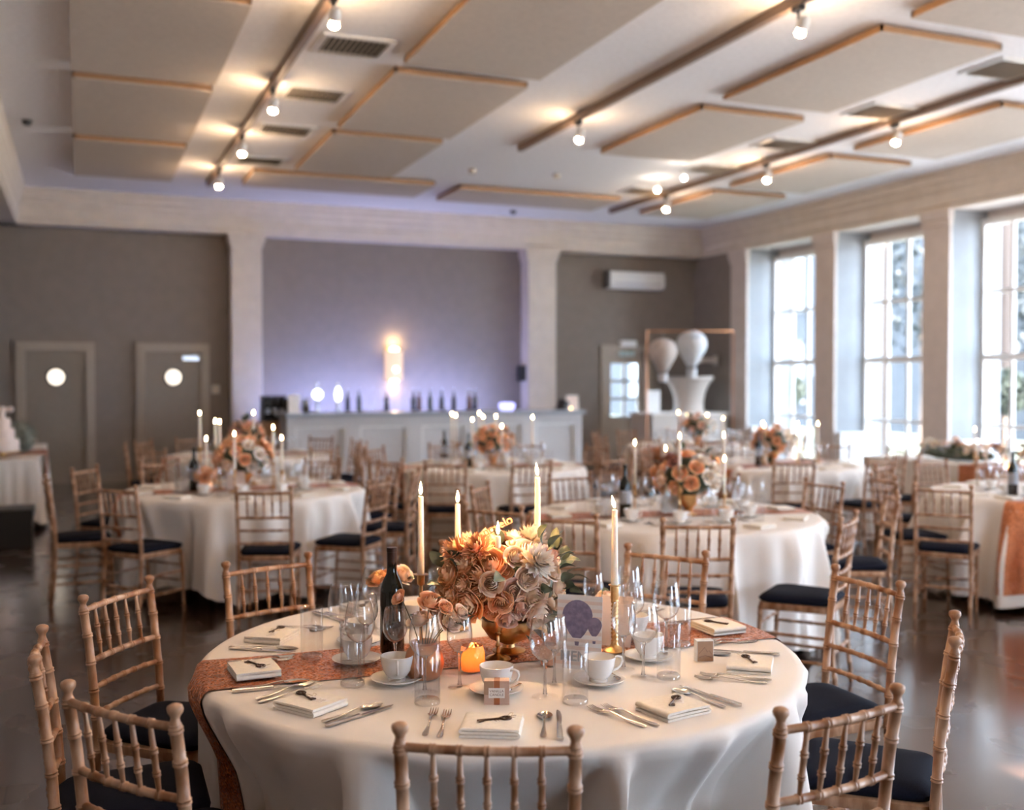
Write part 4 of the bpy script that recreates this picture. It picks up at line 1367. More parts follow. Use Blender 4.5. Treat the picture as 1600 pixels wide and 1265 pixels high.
class Cloth:
    def __init__(s, seed, dents, hem=.03, hemv=.05, amp=.05):
        r = random.Random(seed)
        n_ = 25
        s.c = [(2 * pi * (k + r.uniform(-.33, .33)) / n_, r.uniform(.04, .085), r.uniform(.2, 1)) for k in range(n_)]
        s.h = [(n, r.uniform(0, 6.28)) for n in (4, 7, 13)]
        s.dents, s.hem, s.hemv, s.amp = dents, hem, hemv, amp

    def drop(s, th):
        q = sum(sin(n * th + p) for n, p in s.h) / 3
        return TZ - s.hem - s.hemv * (.5 + .5 * q)

    def pt(s, th, t, off=0.0):
        """t 0..1 down the drape"""
        d = t * s.drop(th)
        fold = -.18
        for c_, w_, h_ in s.c:
            da = (th - c_ + pi) % (2 * pi) - pi
            if abs(da) < w_ * 3:
                fold += h_ * math.exp(-(da / w_) ** 2)
        r = TR + .006 + .012 * min(1, d / .05) + .065 * t + s.amp * fold * min(1, d / .42) ** .8
        z = TZ - d
        # hangs inwards where a chair is pushed against it
        for a, fr in s.dents:
            da = (th - a + pi) % (2 * pi) - pi
            tt = abs(da) * fr
            if tt < .26:
                wgt = 1 if tt < .21 else 1 - (tt - .21) / .05
                wgt = wgt * wgt * (3 - 2 * wgt)
                zz = min(1, max(0, (.735 - z) / .22))
                zz = zz * (1.6 - .6 * zz)
                lim = fr - .014
                r += min(0, lim - r + (fold - 1.0) * .085 * min(1, d / .4)) * wgt * zz
        r += off
        return Vector((r * cos(th), r * sin(th), z))

    def mesh(s, NA=380, NT=16):
        m = MB()
        vs, fs = [(0, 0, TZ)], []
        prof = [(.45, 0), (.8, 0), (.895, 0), (.912, -.003), (.921, -.010)]
        for i in range(NA):
            th = 2 * pi * i / NA
            for r, dz in prof:
                vs.append((r * cos(th), r * sin(th), TZ + dz))
            for k in range(NT):
                t = (.035 + .965 * (k / (NT - 1)) ** 1.15)
                vs.append(s.pt(th, t))
        W = len(prof) + NT
        for i in range(NA):
            j = (i + 1) % NA
            fs.append((0, 1 + i * W, 1 + j * W))
            for k in range(W - 1):
                fs.append((1 + i * W + k, 1 + i * W + k + 1, 1 + j * W + k + 1, 1 + j * W + k))
        m.add(vs, fs)
        return m.mesh('tablecloth', 'cloth', 180)

    def runner(s, phi, hw, drop_len, mat, seed=0):
        m = MB()
        r = random.Random(seed)
        NV = 10
        cols = []
        dls = drop_len if isinstance(drop_len, tuple) else (drop_len, drop_len)
        for q in range(NV + 1):
            v = -hw + 2 * hw * q / NV
            xe = sqrt((TR + .0) ** 2 - v * v)
            row = []
            for side in (-1, 1):
                th = atan2(v, side * xe) + phi
                seg = []
                D = s.drop(th)
                dl = dls[0] if side < 0 else dls[1]
                for k in range(12):
                    t = (.04 + (dl / D - .04) * k / 11)
                    seg.append(s.pt(th, min(.97, t), .006))
                seg2 = [Vector(((TR + .010) * cos(th), (TR + .010) * sin(th), TZ - .006)), Vector(((TR - .005) * cos(th), (TR - .005) * sin(th), TZ + .004))]
                row.append((seg, seg2))
            left = row[0][0][::-1] + row[0][1]
            right = row[1][1][::-1] + row[1][0]
            a, c = left[-1], right[0]
            mid = []
            for k in range(1, 16):
                p_ = a.lerp(c, k / 16)
                p_.z = TZ + .0035 + .0012 * sin(k * 1.3 + q * .9)
                mid.append(p_)
            cols.append(left + mid + right)
        W = len(cols[0])
        m.add([p_ for c in cols for p_ in c], [(i * W + k, i * W + k + 1, (i + 1) * W + k + 1, (i + 1) * W + k) for i in range(NV) for k in range(W - 1)])
        return m.mesh('runner', mat, 180)


topmesh = MB().lathe([(0, .715), (.905, .715), (.905, .748), (0, .748)], 48).mesh('tabletop', 'kraft', 40)
legmesh = MB().tube([(0, 0, 0), (0, 0, .715)], .02, 8).mesh('leg', 'dark')


def round_table(C, key, desc, chairs, seed, runner=None, **ck):
    """chairs: [(angle, back-top radius, facing)] radians; returns Cloth"""
    dents = []
    for a, rb, fc, lab in chairs:
        dents.append((a, rb - .24 - .20))
    cl = Cloth(seed, [(a, max(.62, f)) for a, f in dents], **ck)
    build('round_table', 'round banquet table hidden under the cloth of ' + desc, 'table',
          [('tabletop', topmesh)] + [('leg', legmesh, (.5 * cos(q), .5 * sin(q), 0)) for q in (.4, 1.97, 3.54, 5.11)], (*C, 0))
    tag(mk('tablecloth', cl.mesh(), None, (*C, 0)), 'draped white tablecloth on ' + desc, 'tablecloth', 'white round tablecloths')
    if runner:
        o = mk('table_runner', cl.runner(runner[0], runner[1], runner[2], 'sequin', seed), None, (*C, 0))
        tag(o, 'copper sequin runner across ' + desc, 'table runner', 'copper sequin runners')
    for a, rb, fc, lab in chairs:
        bx, by = C[0] + rb * cos(a), C[1] + rb * sin(a)
        cx, cy = bx + .235 * cos(fc), by + .235 * sin(fc)
        chair(cx, cy, fc - pi / 2, lab, 'chairs around ' + desc)
    return cl


def sets(C, desc, a, side, far=True, ware='ABTNC', z0=TZ, jit=None):
    """one place setting at angle a"""
    jit = jit or random.Random(int(a * 1000))
    er = Vector((cos(a), sin(a), 0))
    f = -er
    rt = Vector((f.y, -f.x, 0))
    rz = a + pi / 2
    B = Vector((*C, z0))

    def P(rad, r_, dz=0):
        v = B + er * rad + rt * r_
        v.z += dz
        return v
    loc = 'at the %s setting of %s' % (side, desc)
    j = lambda s=.012: jit.uniform(-s, s)
    if far:
        if 'A' in ware:
            tag(mk('wine_glass', TW['fgA'], None, P(.50 + j(), .13 + j())), 'large wine glass ' + loc, 'wine glass', 'large wine glasses on ' + desc)
        if 'B' in ware:
            tag(mk('wine_glass', TW['fgB'], None, P(.40 + j(), .17 + j())), 'small wine glass ' + loc, 'wine glass', 'small wine glasses on ' + desc)
        if 'T' in ware:
            tag(mk('tumbler', TW['ftum'], None, P(.54 + j(), .21 + j())), 'straight water tumbler ' + loc, 'tumbler', 'tumblers on ' + desc)
        if 'N' in ware:
            tag(mk('napkin', TW['napkin'], None, P(.76, j(), .0005), (0, 0, rz + j(.2))), 'folded cream napkin ' + loc, 'napkin', 'napkins on ' + desc)
        if 'C' in ware:
            tag(mk('saucer', TW['fsaucer'], None, P(.48, 0, .0005)), 'white saucer ' + loc, 'saucer', 'saucers on ' + desc)
            tag(mk('coffee_cup', TW['fcup'], None, P(.48, 0, .0065), (0, 0, rz + j(.6))), 'white coffee cup ' + loc, 'cup', 'cups on ' + desc)
        return
    dz = .0004
    bm_, st, ft = TW['wgA']
    p = P(.49 + j(), .135 + j())
    build('wine_glass', 'large empty wine glass ' + loc, 'wine glass', [('bowl', bm_), ('stem', st), ('foot', ft)], p, 0, 'large wine glasses on ' + desc)
    bm_, st, ft = TW['wgB']
    p = P(.39 + j(), .165 + j())
    build('wine_glass', 'smaller empty wine glass ' + loc, 'wine glass', [('bowl', bm_), ('stem', st), ('foot', ft)], p, 0, 'small wine glasses on ' + desc)
    p = P(.535 + j(), .205 + j())
    build('tumbler', 'straight water tumbler ' + loc, 'tumbler', [('body', TW['tum']), ('base', TW['tumbase'])], p, 0, 'tumblers on ' + desc)
    sp_ = P(.462, j(), .0045 if abs(a - pi) < .2 else .0006)
    tag(mk('saucer', TW['saucer'], None, sp_, (0, 0, rz)), 'white china saucer ' + loc, 'saucer', 'saucers on ' + desc)
    cp_ = sp_ + Vector((0, 0, .0062))
    hr = rz - .5 + j(.25)
    build('coffee_cup', 'white china coffee cup ' + loc, 'cup', [('body', TW['cup']), ('handle', TW['handle'])], cp_, hr, 'cups on ' + desc)
    q = sp_ + rt * .045 - f * .012 + Vector((0, 0, .0165))
    build('teaspoon', 'small teaspoon on the saucer ' + loc, 'spoon', [('handle', TW['spoon_h']), ('bowl', TW['spoon_b'])], q, hr + .6, 'teaspoons on ' + desc, rot=(0, 0, rz + 2.7), scale=.5)
    nz = .0075 if abs(((a - pi + pi) % (2 * pi)) - pi) < .25 or abs(a) < .25 else .0005
    pn = P(.765, j(), nz)
    nr = rz + j(.12)
    tag(mk('napkin', TW['napkin'], None, pn, (0, 0, nr)), 'folded cream napkin ' + loc, 'napkin', 'napkins on ' + desc)
    pk = P(.765, -.012, nz + .026)
    kr = rz + (1.2 if side in ('left front', 'left rear', 'front left') else -1.05) + j(.25)
    build('antique_key', 'bronze antique key on the napkin ' + loc, 'key', [('bow', TW['key_bow']), ('shaft', TW['key_shaft']), ('bit', TW['key_bit'])], pk, kr, 'antique keys on ' + desc)
    pt_ = P(.755, .02, nz + .0225)
    build('gift_tag', 'paper tag with twine on the napkin ' + loc, 'tag', [('card', TW['tag'], (0, 0, 0), (0, 0, 0), [('print', TW['tagprint'])]), ('twine', TW['twine'], (0, .02, .003))], pt_, kr + .25, 'paper tags on ' + desc)
    for nm, off, dl, who in (('fork', -.125, 0, 'inner'), ('fork', -.160, -.012, 'outer')):
        build('fork', '%s fork left of the napkin %s' % (who, loc), 'fork', [('handle', TW['fork_h']), ('tines', TW['fork_t'])], P(.73 + dl, off, .0005), rz + j(.05), 'forks on ' + desc)
    build('spoon', 'dessert spoon right of the napkin ' + loc, 'spoon', [('handle', TW['spoon_h']), ('bowl', TW['spoon_b'])], P(.725, .122, .0005), rz + j(.05), 'dessert spoons on ' + desc)
    build('knife', 'table knife right of the napkin ' + loc, 'knife', [('handle', TW['knife_h']), ('blade', TW['knife_b'])], P(.735, .158, .0005), rz + j(.04), 'knives on ' + desc)


D2R = radians
# ------------------------------------------------------------------ the nearest table
CF = (1.22, 3.07)
DF = 'the nearest table'
front = [(-113, 1.22, 64, 'tan bamboo chair at the nearest table, back to the viewer, front and centre'),
         (-76, 1.27, 97, 'tan bamboo chair at the lower right of the nearest table, its navy seat showing'),
         (-37, 1.33, 135, 'tan bamboo chair at the right edge seen edge on beside the nearest table'),
         (-3, 1.38, 178, 'tan bamboo chair right of the nearest table with its back turned to the windows'),
         (35, 1.24, 214, 'pale bamboo chair behind the nearest table, right of the twisted candlestick'),
         (72, 1.24, 252, 'bamboo chair hidden behind the flowers of the nearest table'),
         (117, 1.21, 288, 'pale bamboo chair behind the wine glasses, back left of the nearest table'),
         (148, 1.31, 322, 'grey tan bamboo chair left of the nearest table, its back to the dark floor'),
         (-179, 1.33, -1, 'bamboo chair seen edge on at the far left of the nearest table'),
         (-152, 1.30, 37, 'dark tan bamboo chair at the lower left of the nearest table')]
cl = round_table(CF, 'front', DF, [(D2R(a), r_, D2R(f), lab) for a, r_, f, lab in front], 11, (D2R(-3), .165, (.42, .30)), hem=.02, hemv=.03, amp=.17)
fa = [D2R(a) for a in (-113, -76, -38, -4, 33, 71, 110, 147, 180, -152)]
fn_ = ['front', 'front right', 'right front', 'right', 'rear right', 'rear', 'rear left', 'left rear', 'left', 'front left']
for a, nm in zip(fa, fn_):
    sets(CF, DF, a, nm, far=False)

# candles of the nearest table: (px, base D, stick h, candle h)
for px, D, sh, ch_, tw, lab, tl in ((657, 3.34, .225, .25, False, 'taper left of the flowers beside the wine bottle', 0), (715, 3.56, .20, .225, False, 'taper behind the left side of the flowers', 0), (778, 3.17, .118, .255, False, 'taper in front of the flowers', 0),
                             (840, 3.52, .27, .25, True, 'tallest taper behind the right side of the flowers', -.12), (961, 3.27, .205, .235, True, 'taper on the twisted candlestick right of the menu card', -.25)):
    u = (px - CX) / F
    x, y = D * (cyw * u + syw), D * (-syw * u + cyw)
    z = TZ + .0055
    candlestick(x, y, z, sh, 'gold candlestick holding the ' + lab.replace(' on the twisted candlestick', ''), 'gold candlesticks on the nearest table', tw)
    candle(x, y, z + sh - .0195, ch_ + .02, 'lit ivory ' + lab, 'taper candles on the nearest table', tilt=tl)
    l_ = bpy.data.lights.new('candle light', 'POINT')
    l_.energy = 2.0
    l_.color = (1, .55, .22)
    l_.shadow_soft_size = .012
    o = bpy.data.objects.new('candle_light', l_)
    COL.objects.link(o)
    o.location = (x, y, z + sh + ch_ + .06)

# centrepiece
VC = Vector((1.225, 3.02, TZ + .006))
rv = Vector((cyw, -syw, 0))
parts = [('bowl', MB().lathe([(0, 0), (.05, 0), (.052, .006), (.02, .016), (.018, .026), (.06, .045), (.085, .08), (.082, .105), (.075, .105), (.078, .08), (.05, .052), (0, .04)], 28).mesh('bowl', 'gold', 50))]
ctr = Vector((-.01, 0, .215))
R3 = Vector((.195, .175, .14))
rr = random.Random(5)
nfl = 88
for i in range(nfl):
    z = 1 - (i + .5) / nfl * 1.66
    if z < -.75:
        continue
    ph = i * 2.39996
    n = Vector((sqrt(max(0, 1 - z * z)) * cos(ph), sqrt(max(0, 1 - z * z)) * sin(ph), z))
    side = n.dot(rv)
    q = rr.random()
    if side > .62 and q < .5:
        continue
    p = ctr + Vector((n.x * R3.x, n.y * R3.y, n.z * R3.z)) * rr.uniform(.92, 1.06)
    colr = 'P' if side < -.1 + rr.uniform(-.35, .3) else rr.choice('CCB')  # peach left side: candle glow put into the petal colour
    if z > .45 and side > .1 and q < .3:
        me, nm = FL['dahW'][0], 'dahlia'
    elif side < -.3 and z > .25 and q < .14:
        me, nm = FL['dahP'][0], 'dahlia'
    elif q < .50:
        me, nm = rr.choice(FL['big' + colr]), 'rose'
    elif q < .85:
        me, nm = rr.choice(FL['mid' + colr]), 'rose'
    else:
        me, nm = FL['bud' + colr][0], 'rose_bud'
    parts.append((nm, me, tuple(p), tuple(aim(n, rr.uniform(0, 6)))))
for i in range(46):
    s_ = rr.uniform(.15, 1.0) if i < 34 else rr.uniform(-1, .2)
    az = rr.uniform(-1.2, 1.2)
    el = rr.uniform(-.9, .75)
    fwd = Vector((-syw, -cyw, 0))
    n = (rv * s_ + fwd * rr.uniform(-.3, .8) + Vector((0, 0, el))).normalized()
    p = ctr + Vector((n.x * R3.x, n.y * R3.y, n.z * R3.z)) * rr.uniform(.95, 1.18)
    d = (n + Vector((rr.uniform(-.6, .6), rr.uniform(-.6, .6), rr.uniform(-.5, .6)))).normalized()
    e = (d.to_track_quat('Y', 'Z').to_matrix() @ Matrix.Rotation(rr.uniform(-1, 1), 3, 'Y')).to_euler()
    parts.append(('leaf', rr.choice(FL['leaf']), tuple(p), tuple(e)))
core = MB().sphere(ctr, .13, 14, 10, (1.2, 1.05, .85)).mesh('foliage', 'leafd', 180)
parts.append(('foliage', core))
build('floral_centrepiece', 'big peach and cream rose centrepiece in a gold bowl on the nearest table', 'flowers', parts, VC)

# name sign on a stick
p = PD(776, 862, 3.22)
sg = build('name_sign', 'laser cut wooden word sign on a stick in the flowers', 'sign', [('stick', MB().tube([(0, 0, -.02), (0, 0, .06)], .002, 6).mesh('stick', 'lasercut')), ('spine', MB().tube([(-.045, 0, .044), (.05, 0, .092)], .0014, 5).mesh('spine', 'lasercut'))], p, -YAW)
text_mesh('lettering', 'novelo', .036, 'lasercut', sg, (.003, -.001, .080), (pi / 2, -radians(27), 0), .0012, .0006)

# wine bottle
p = PZ(608, 1022, TZ)
D_ = .3786 * p[0] + .9255 * p[1]
u = (608 - CX) / F
bb = MB().lathe([(0, 0), (.034, 0), (.0375, .005), (.0375, .185), (.036, .20), (.029, .222), (.0175, .245), (.0155, .262), (.0150, .30), (0, .30)], 28).mesh('bottle', 'bottle', 60)
bf = MB().lathe([(.0154, .262), (.0154, .312), (.0165, .3125), (.0165, .326), (0, .327)], 20).mesh('foil', 'foil', 50)
build('wine_bottle', 'dark wine bottle standing left of the flowers on the nearest table', 'bottle', [('bottle', bb), ('neck_foil', bf)], (p[0] + .01, p[1], TZ + .0055))

# bud vases with roses
def bud_vase(px, D, vase, label, flowers, z0=TZ + .0055):
    u = (px - CX) / F
    x, y = D * (cyw * u + syw), D * (-syw * u + cyw)
    pts = [('vase', vase)]
    for fx, fy, me, nm in flowers:
        q = PD(fx, fy, D + rr.uniform(-.02, .02))
        lp = Vector((q[0] - x, q[1] - y, q[2] - z0))
        n = (lp - Vector((0, 0, lp.z - .05))).normalized()
        nn = (n + Vector((-.25, -.55, .25))).normalized()
        pts.append((nm, me, tuple(lp), tuple(aim(nn, rr.uniform(0, 6)))))
        pts.append(('flower_stem', MB().tube([(0, 0, .05), (lp.x * .4, lp.y * .4, .06 + (lp.z - .06) * .5), tuple(lp - nn * .018)], .0016, 5).mesh('fstem', 'stem')))
        if nm == 'rose':
            d = (Vector((lp.x, lp.y, .02)).normalized() + Vector((0, 0, -.3)))
            pts.append(('leaf', FL['leaf'][1], tuple(lp - nn * .02), tuple((d.to_track_quat('Y', 'Z')).to_euler())))
    return build('bud_vase', label, 'vase', pts, (x, y, z0), 0, 'bud vases on the nearest table')


bowlv = MB().lathe([(0, 0), (.042, 0), (.05, .01), (.058, .04), (.05, .075), (.034, .095), (.038, .102), (.035, .102), (.03, .092), (.04, .07), (.045, .04), (.036, .012), (0, .01)], 24).mesh('vase', 'copper', 50)
tubev = MB().lathe([(0, 0), (.028, 0), (.03, .004), (.03, .12), (.027, .12), (.026, .01), (0, .01)], 20).mesh('vase', 'tglass', 50)
bud_vase(662, 2.98, bowlv, 'round copper bud vase with small peach roses left of the flowers', [(672, 938, FL['midP'][0], 'rose'), (655, 966, FL['midC'][0], 'rose'), (682, 953, FL['budP'][0], 'rose'), (703, 968, FL['midC'][1], 'rose'), (697, 948, FL['budP'][0], 'rose_bud'), (622, 932, FL['budP'][0], 'rose_bud'), (722, 955, FL['budC'][0], 'rose')])
bud_vase(600, 3.52, tubev, 'bud vase with two peach roses behind the wine bottle', [(588, 903, FL['midP'][1], 'rose'), (631, 897, FL['midC'][0], 'rose'), (598, 896, FL['budP'][0], 'rose_bud')])
bud_vase(950, 3.5, tubev, 'bud vase with a cream rose behind the twisted candlestick', [(948, 932, FL['midC'][1], 'rose'), (938, 940, FL['budC'][0], 'rose_bud')])

# votives
def votive(px, py, label, mat, s=1.0, glow=True):
    p = PZ(px, py, TZ)
    jar = MB()

    def fn(u, v):
        a = 2 * pi * u
        k = 1 + .035 * (abs(sin(a * 6 + v * 9)) + abs(sin(a * 6 - v * 9)) - 1)
        r = (.030 + .006 * sin(pi * v)) * k
        return (r * cos(a), r * sin(a), .003 + .072 * v)
    jar.grid(fn, 72, 26, closeu=True)
    jar.lathe([(0, .003), (.030, .003)], 20)
    ps = [('jar', jar.mesh('jar', mat, 180)), ('candle', MB().lathe([(0, .004), (.019, .004), (.019, .018), (0, .018)], 14).mesh('tealight', 'candle', 50))]
    if glow:
        ps.append(('flame', MB().lathe([(0, .02), (.005, .028), (.004, .038), (0, .048)], 8).mesh('tflame', 'votglow', 180)))
        l_ = bpy.data.lights.new('tealight light', 'POINT')
        l_.energy = .12
        l_.color = (1, .5, .18)
        l_.shadow_soft_size = .01
        o = bpy.data.objects.new('tealight_light', l_)
        COL.objects.link(o)
        o.location = (p[0], p[1], TZ + .055)
    build('votive_holder', label, 'candle holder', ps, (p[0], p[1], TZ + .0045), 0, 'votive holders on the nearest table', scale=s)


vm = bpy.data.materials.new('copper votive glass')
vm.use_nodes = True
vt = vm.node_tree
vt.nodes.clear()
vo = vt.nodes.new('ShaderNodeOutputMaterial')
va = vt.nodes.new('ShaderNodeBsdfTranslucent')
va.inputs[0].default_value = (0.55, 0.19, 0.065, 1)
vg = vt.nodes.new('ShaderNodeBsdfGlossy')
vg.inputs[0].default_value = (0.75, 0.36, 0.2, 1)
vg.inputs['Roughness'].default_value = 0.2
vx = vt.nodes.new('ShaderNodeMixShader')
vx.inputs[0].default_value = 0.3
L(vt, va.outputs[0], vx.inputs[1])
L(vt, vg.outputs[0], vx.inputs[2])
L(vt, vx.outputs[0], vo.inputs[0])
M['votjar'] = vm
M['votjar2'] = pm('blush votive ceramic', (0.62, 0.36, 0.24), 0.4, c2=(.7, .45, .33))
votive(738, 1050, 'glowing copper diamond pattern votive behind the nearest tumbler', 'votjar')
votive(858, 1040, 'unlit blush votive behind the wine glass by the menu card', 'votjar2', .8, False)

# menu card: stands on a small wooden block
p = PZ(906, 1050, TZ)
mc = build('menu_card', 'striped menu card printed with two purple balloons', 'card', [('card', MB().box(-.068, .068, -.0008, .0008, 0, .213, Matrix.Rotation(-.10, 4, 'X')).mesh('card', 'paper', 0))], (p[0], p[1] + .012, TZ + .0055), -YAW - .34)
tilt = -.10
face = mk('print', None, mc, (0, -.0012, 0), (pi / 2 - .10 * -1, 0, 0))
face.rotation_euler = (pi / 2 + .10, 0, 0)


def flat(nm, poly, mat, dz=0.0, par=None):
    m = MB().prism(poly, dz, dz + .0003).mesh(nm, mat, 0)
    return mk(nm, m, par)


bpy.data.objects.remove(face)
Mt = Matrix.Rotation(-.10, 4, 'X') @ Matrix.Translation((0, -.0009, 0)) @ Matrix.Rotation(pi / 2, 4, 'X')


def printed(nm, poly, mat, z):
    mk(nm, MB().prism(poly, z, z + .0003, Mt).mesh(nm, mat, 0), mc)


for k in range(9):
    y = .012 + .022 * k
    printed('stripe', [(-.068, y), (.068, y), (.068, y + .010), (-.068, y + .010)], 'stripe', 0)


def balloon_poly(cx, cy, R, n=22):
    pts = []
    for i in range(n):
        a = -pi / 2 + .30 + (2 * pi - .60) * i / (n - 1)
        lo = max(0, -sin(a))
        pts.append((cx + R * cos(a) * (1 - .12 * lo), cy + R * (sin(a) - .50 * lo ** 3)))
    return pts


printed('balloon_print', balloon_poly(-.006, .154, .046), 'purple', .0004)
printed('balloon_print', balloon_poly(.046, .130, .0225), 'purple', .0008)
printed('basket_print', [(-.013, .080), (.001, .080), (-.001, .068), (-.011, .068)], 'purple', .0004)
printed('basket_print', [(.041, .085), (.051, .085), (.050, .077), (.042, .077)], 'purple', .0004)
tx = text_mesh('menu_lettering', 'MENU', .040, 'greyink', mc, (0, 0, 0), (0, 0, 0), .0003, .0008)
q_ = Mt @ Vector((0, .036, .0006))
tx.location = q_
tx.rotation_euler = (pi / 2 - .10, 0, 0)
# blush tent card behind the twisted candlestick
p = PZ(974, 1012, TZ)
build('tent_card', 'blush folded tent card behind the twisted candlestick', 'card', [
    ('card', MB().prism([(-.04, 0), (-.0385, 0), (0, .145), (.0385, 0), (.04, 0), (.001, .152), (-.001, .152)], -.052, .052, Matrix.Rotation(pi / 2, 4, 'X') @ Matrix.Rotation(0, 4, 'Z')).mesh('tent', 'pinkcard', 0))], (p[0], p[1] + .04, TZ + .0055), -YAW + pi / 2 - .35)
# favour boxes
M['boxcard'] = pm('dusky blush box card', (0.58, 0.40, 0.32), 0.7)
M['boxside'] = pm('white box side', (.78, .76, .74), 0.7)
p = PZ(776, 1101, TZ)
fbx = build('favour_box', 'small kraft favour box with rust ribbon before the front coffee cup', 'box', [
    ('box', MB().box(-.033, .033, 0, .032, 0, .062).mesh('box', 'boxcard', 0)),
    ('print_patch', MB().box(-.033, -.008, -.0003, 0, .026, .062).mesh('patch', 'kraft', 0)),
    ('ribbon', MB().box(-.007, .008, -.0007, .0327, -.0, .0627).mesh('ribbon', 'ribbon', 0)),
    ('side_panel', MB().box(.033, .0333, 0, .032, 0, .062).mesh('side', 'boxside', 0)),
    ('name_label', MB().box(-.021, .021, -.0014, -.0007, .018, .044).mesh('lab', 'paper', 0))], (p[0], p[1], TZ + .0005), -YAW)
text_mesh('label_lettering', 'VANILLA\nCANDLE', .0095, 'inkdark', fbx, (0, -.0016, .031), (pi / 2, 0, 0), .0001)
p = PZ(1102, 1034, TZ)
fb2 = build('favour_box', 'small brown favour box with a mountain drawing on the right of the table', 'box', [
    ('box', MB().box(-.026, .026, 0, .03, 0, .064).mesh('box', 'white', 0)),
    ('front_print', MB().box(-.024, .024, -.0004, 0, .002, .062).mesh('fp', 'kraft', 0)),
    ('mountain_print', MB().tube([(-.02, -.0006, .025), (-.002, -.0006, .044), (.006, -.0006, .03), (.012, -.0006, .034), (.02, -.0006, .022)], .0006, 4).tube([(-.02, -.0006, .014), (.0, -.0006, .02), (.02, -.0006, .012)], .0006, 4).mesh('mp', 'inkdark', 0))], (p[0], p[1], TZ + .0005), -YAW + .12)


# ------------------------------------------------------------------ other tables
def far_centre(C, desc, seed, tall=1.0, n=22, rx=.21, cols='PPCB', offs=(0, 0), white=.0):
    r = random.Random(seed)
    parts = [('vase', MB().lathe([(0, 0), (.06, 0), (.025, .015), (.03, .04), (.07, .09), (.075, .13), (.06, .13), (0, .08)], 14).mesh('vase', 'gold', 50))]
    c0 = Vector((0, 0, .235))
    parts.append(('foliage', MB().sphere(c0, rx * .7, 10, 7, (1, 1, .8)).mesh('core', 'leafd', 180)))
    for i in range(n):
        z = 1 - (i + .5) / n * 1.5
        ph = i * 2.39996 + seed
        v = Vector((sqrt(max(0, 1 - z * z)) * cos(ph), sqrt(max(0, 1 - z * z)) * sin(ph), z))
        p = c0 + Vector((v.x * rx, v.y * rx, v.z * rx * .75)) * r.uniform(.88, 1.08)
        sd = v.dot(rv)
        c = r.choice(cols)
        if sd > .35 and r.random() < white:
            c = 'W'
        parts.append(('rose', FL['far' + c][0], tuple(p), tuple(aim(v, r.uniform(0, 6)))))
    for i in range(10):
        v = Vector((r.uniform(-1, 1), r.uniform(-1, 1), r.uniform(-.3, .8))).normalized()
        parts.append(('leaf', FL['fleaf'][0], tuple(c0 + v * rx * .8), tuple(v.to_track_quat('Y', 'Z').to_euler())))
    build('floral_centrepiece', 'peach and cream rose centrepiece on ' + desc, 'flowers', parts, (C[0] + offs[0], C[1] + offs[1], TZ + .006), 0, 'floral centrepieces on the farther tables')


ORD = ('first', 'second', 'third', 'fourth', 'fifth', 'sixth', 'seventh', 'eighth')


def far_candles(C, desc, lst, Dc):
    """lst: (px, flame py); the candle stands on the table near its centre distance"""
    lst = sorted(lst)
    for i, (px, py, dd) in enumerate(lst):
        D = Dc + dd
        q = PD(px, py, D)
        z0 = TZ + .006
        tot = max(.16, q[2] - z0 - .03)
        ch_ = min(.25, tot * .6)
        sh = round(tot - ch_, 2)
        candlestick(q[0], q[1], z0, sh, 'gold candlestick on %s, %s from the left' % (desc, ORD[i]), 'candlesticks on ' + desc, False, True)
        candle(q[0], q[1], z0 + sh - .0195, round(ch_ + .02, 2), 'lit taper candle on %s, %s from the left' % (desc, ORD[i]), 'tapers on ' + desc, True)


def far_bottle(px, D, desc, extra=''):
    u = (px - CX) / F
    build('wine_bottle', 'dark wine bottle on ' + desc + extra, 'bottle', [('bottle', wbm), ('bottle_label', lblm)], (D * (cyw * u + syw), D * (-syw * u + cyw), TZ + .006))


def ring_chairs(C, desc, lst):
    """lst of (deg, r, facing deg or None)"""
    angs = [D2R(a) for a, _, _ in lst]
    nm = sector_names(angs)
    return [(D2R(a), r_, D2R(a + 180 if f is None else f), 'limewashed bamboo chair on the %s side of %s' % (nm[i], desc)) for i, (a, r_, f) in enumerate(lst)]


TABLES = {
    'left': ((1.18, 8.43), 'the left middle table', [(-135, 1.36, 40), (-173, 1.42, 4), (148, 1.36, None), (-93, 1.46, 72), (-58, 1.44, 140), (-26, 1.36, 155), (14, 1.30, None), (50, 1.3, None), (84, 1.3, None), (115, 1.3, None)]),
    'midright': ((3.49, 5.82), 'the table right of centre', [(-116, 1.44, 66), (-83, 1.46, 128), (-31, 1.34, None), (6, 1.30, None), (-144, 1.44, 50), (-165, 1.42, 40), (141, 1.30, None), (166, 1.36, None), (45, 1.3, None), (95, 1.3, None)]),
    'backmid': ((3.8, 9.81), 'the table before the bar', [(-127, 1.48, 68), (175, 1.36, None), (-152, 1.45, 40), (134, 1.36, None), (-98, 1.5, 86), (92, 1.36, None), (52, 1.36, None), (15, 1.4, None), (-25, 1.4, None), (-62, 1.45, None)]),
    'backright': ((6.51, 8.92), 'the back table nearest the windows', [(-119, 1.5, 66), (-83, 1.4, None), (-47, 1.4, None), (-11, 1.4, None), (25, 1.4, None), (61, 1.36, None), (97, 1.36, None), (133, 1.36, None), (169, 1.36, None), (-155, 1.4, None)]),
    'farcentre': ((7.56, 12.01), 'the farthest table below the balloons', [(-112 + 36 * k, 1.38, None) for k in range(10)]),
    'right': ((6.86, 5.81), 'the table at the right edge', [(-165, 1.62, 38), (168, 1.46, -12), (119, 1.34, None), (90, 1.32, None), (62, 1.34, None)]),
    'farleft': ((1.75, 12.25), 'the far table behind the left one', [(176, 1.30, None), (146, 1.3, None), (112, 1.36, None), (76, 1.36, None), (40, 1.36, None), (4, 1.3, None), (-30, 1.36, None), (-64, 1.42, None), (-100, 1.4, None), (-140, 1.4, None)]),
}
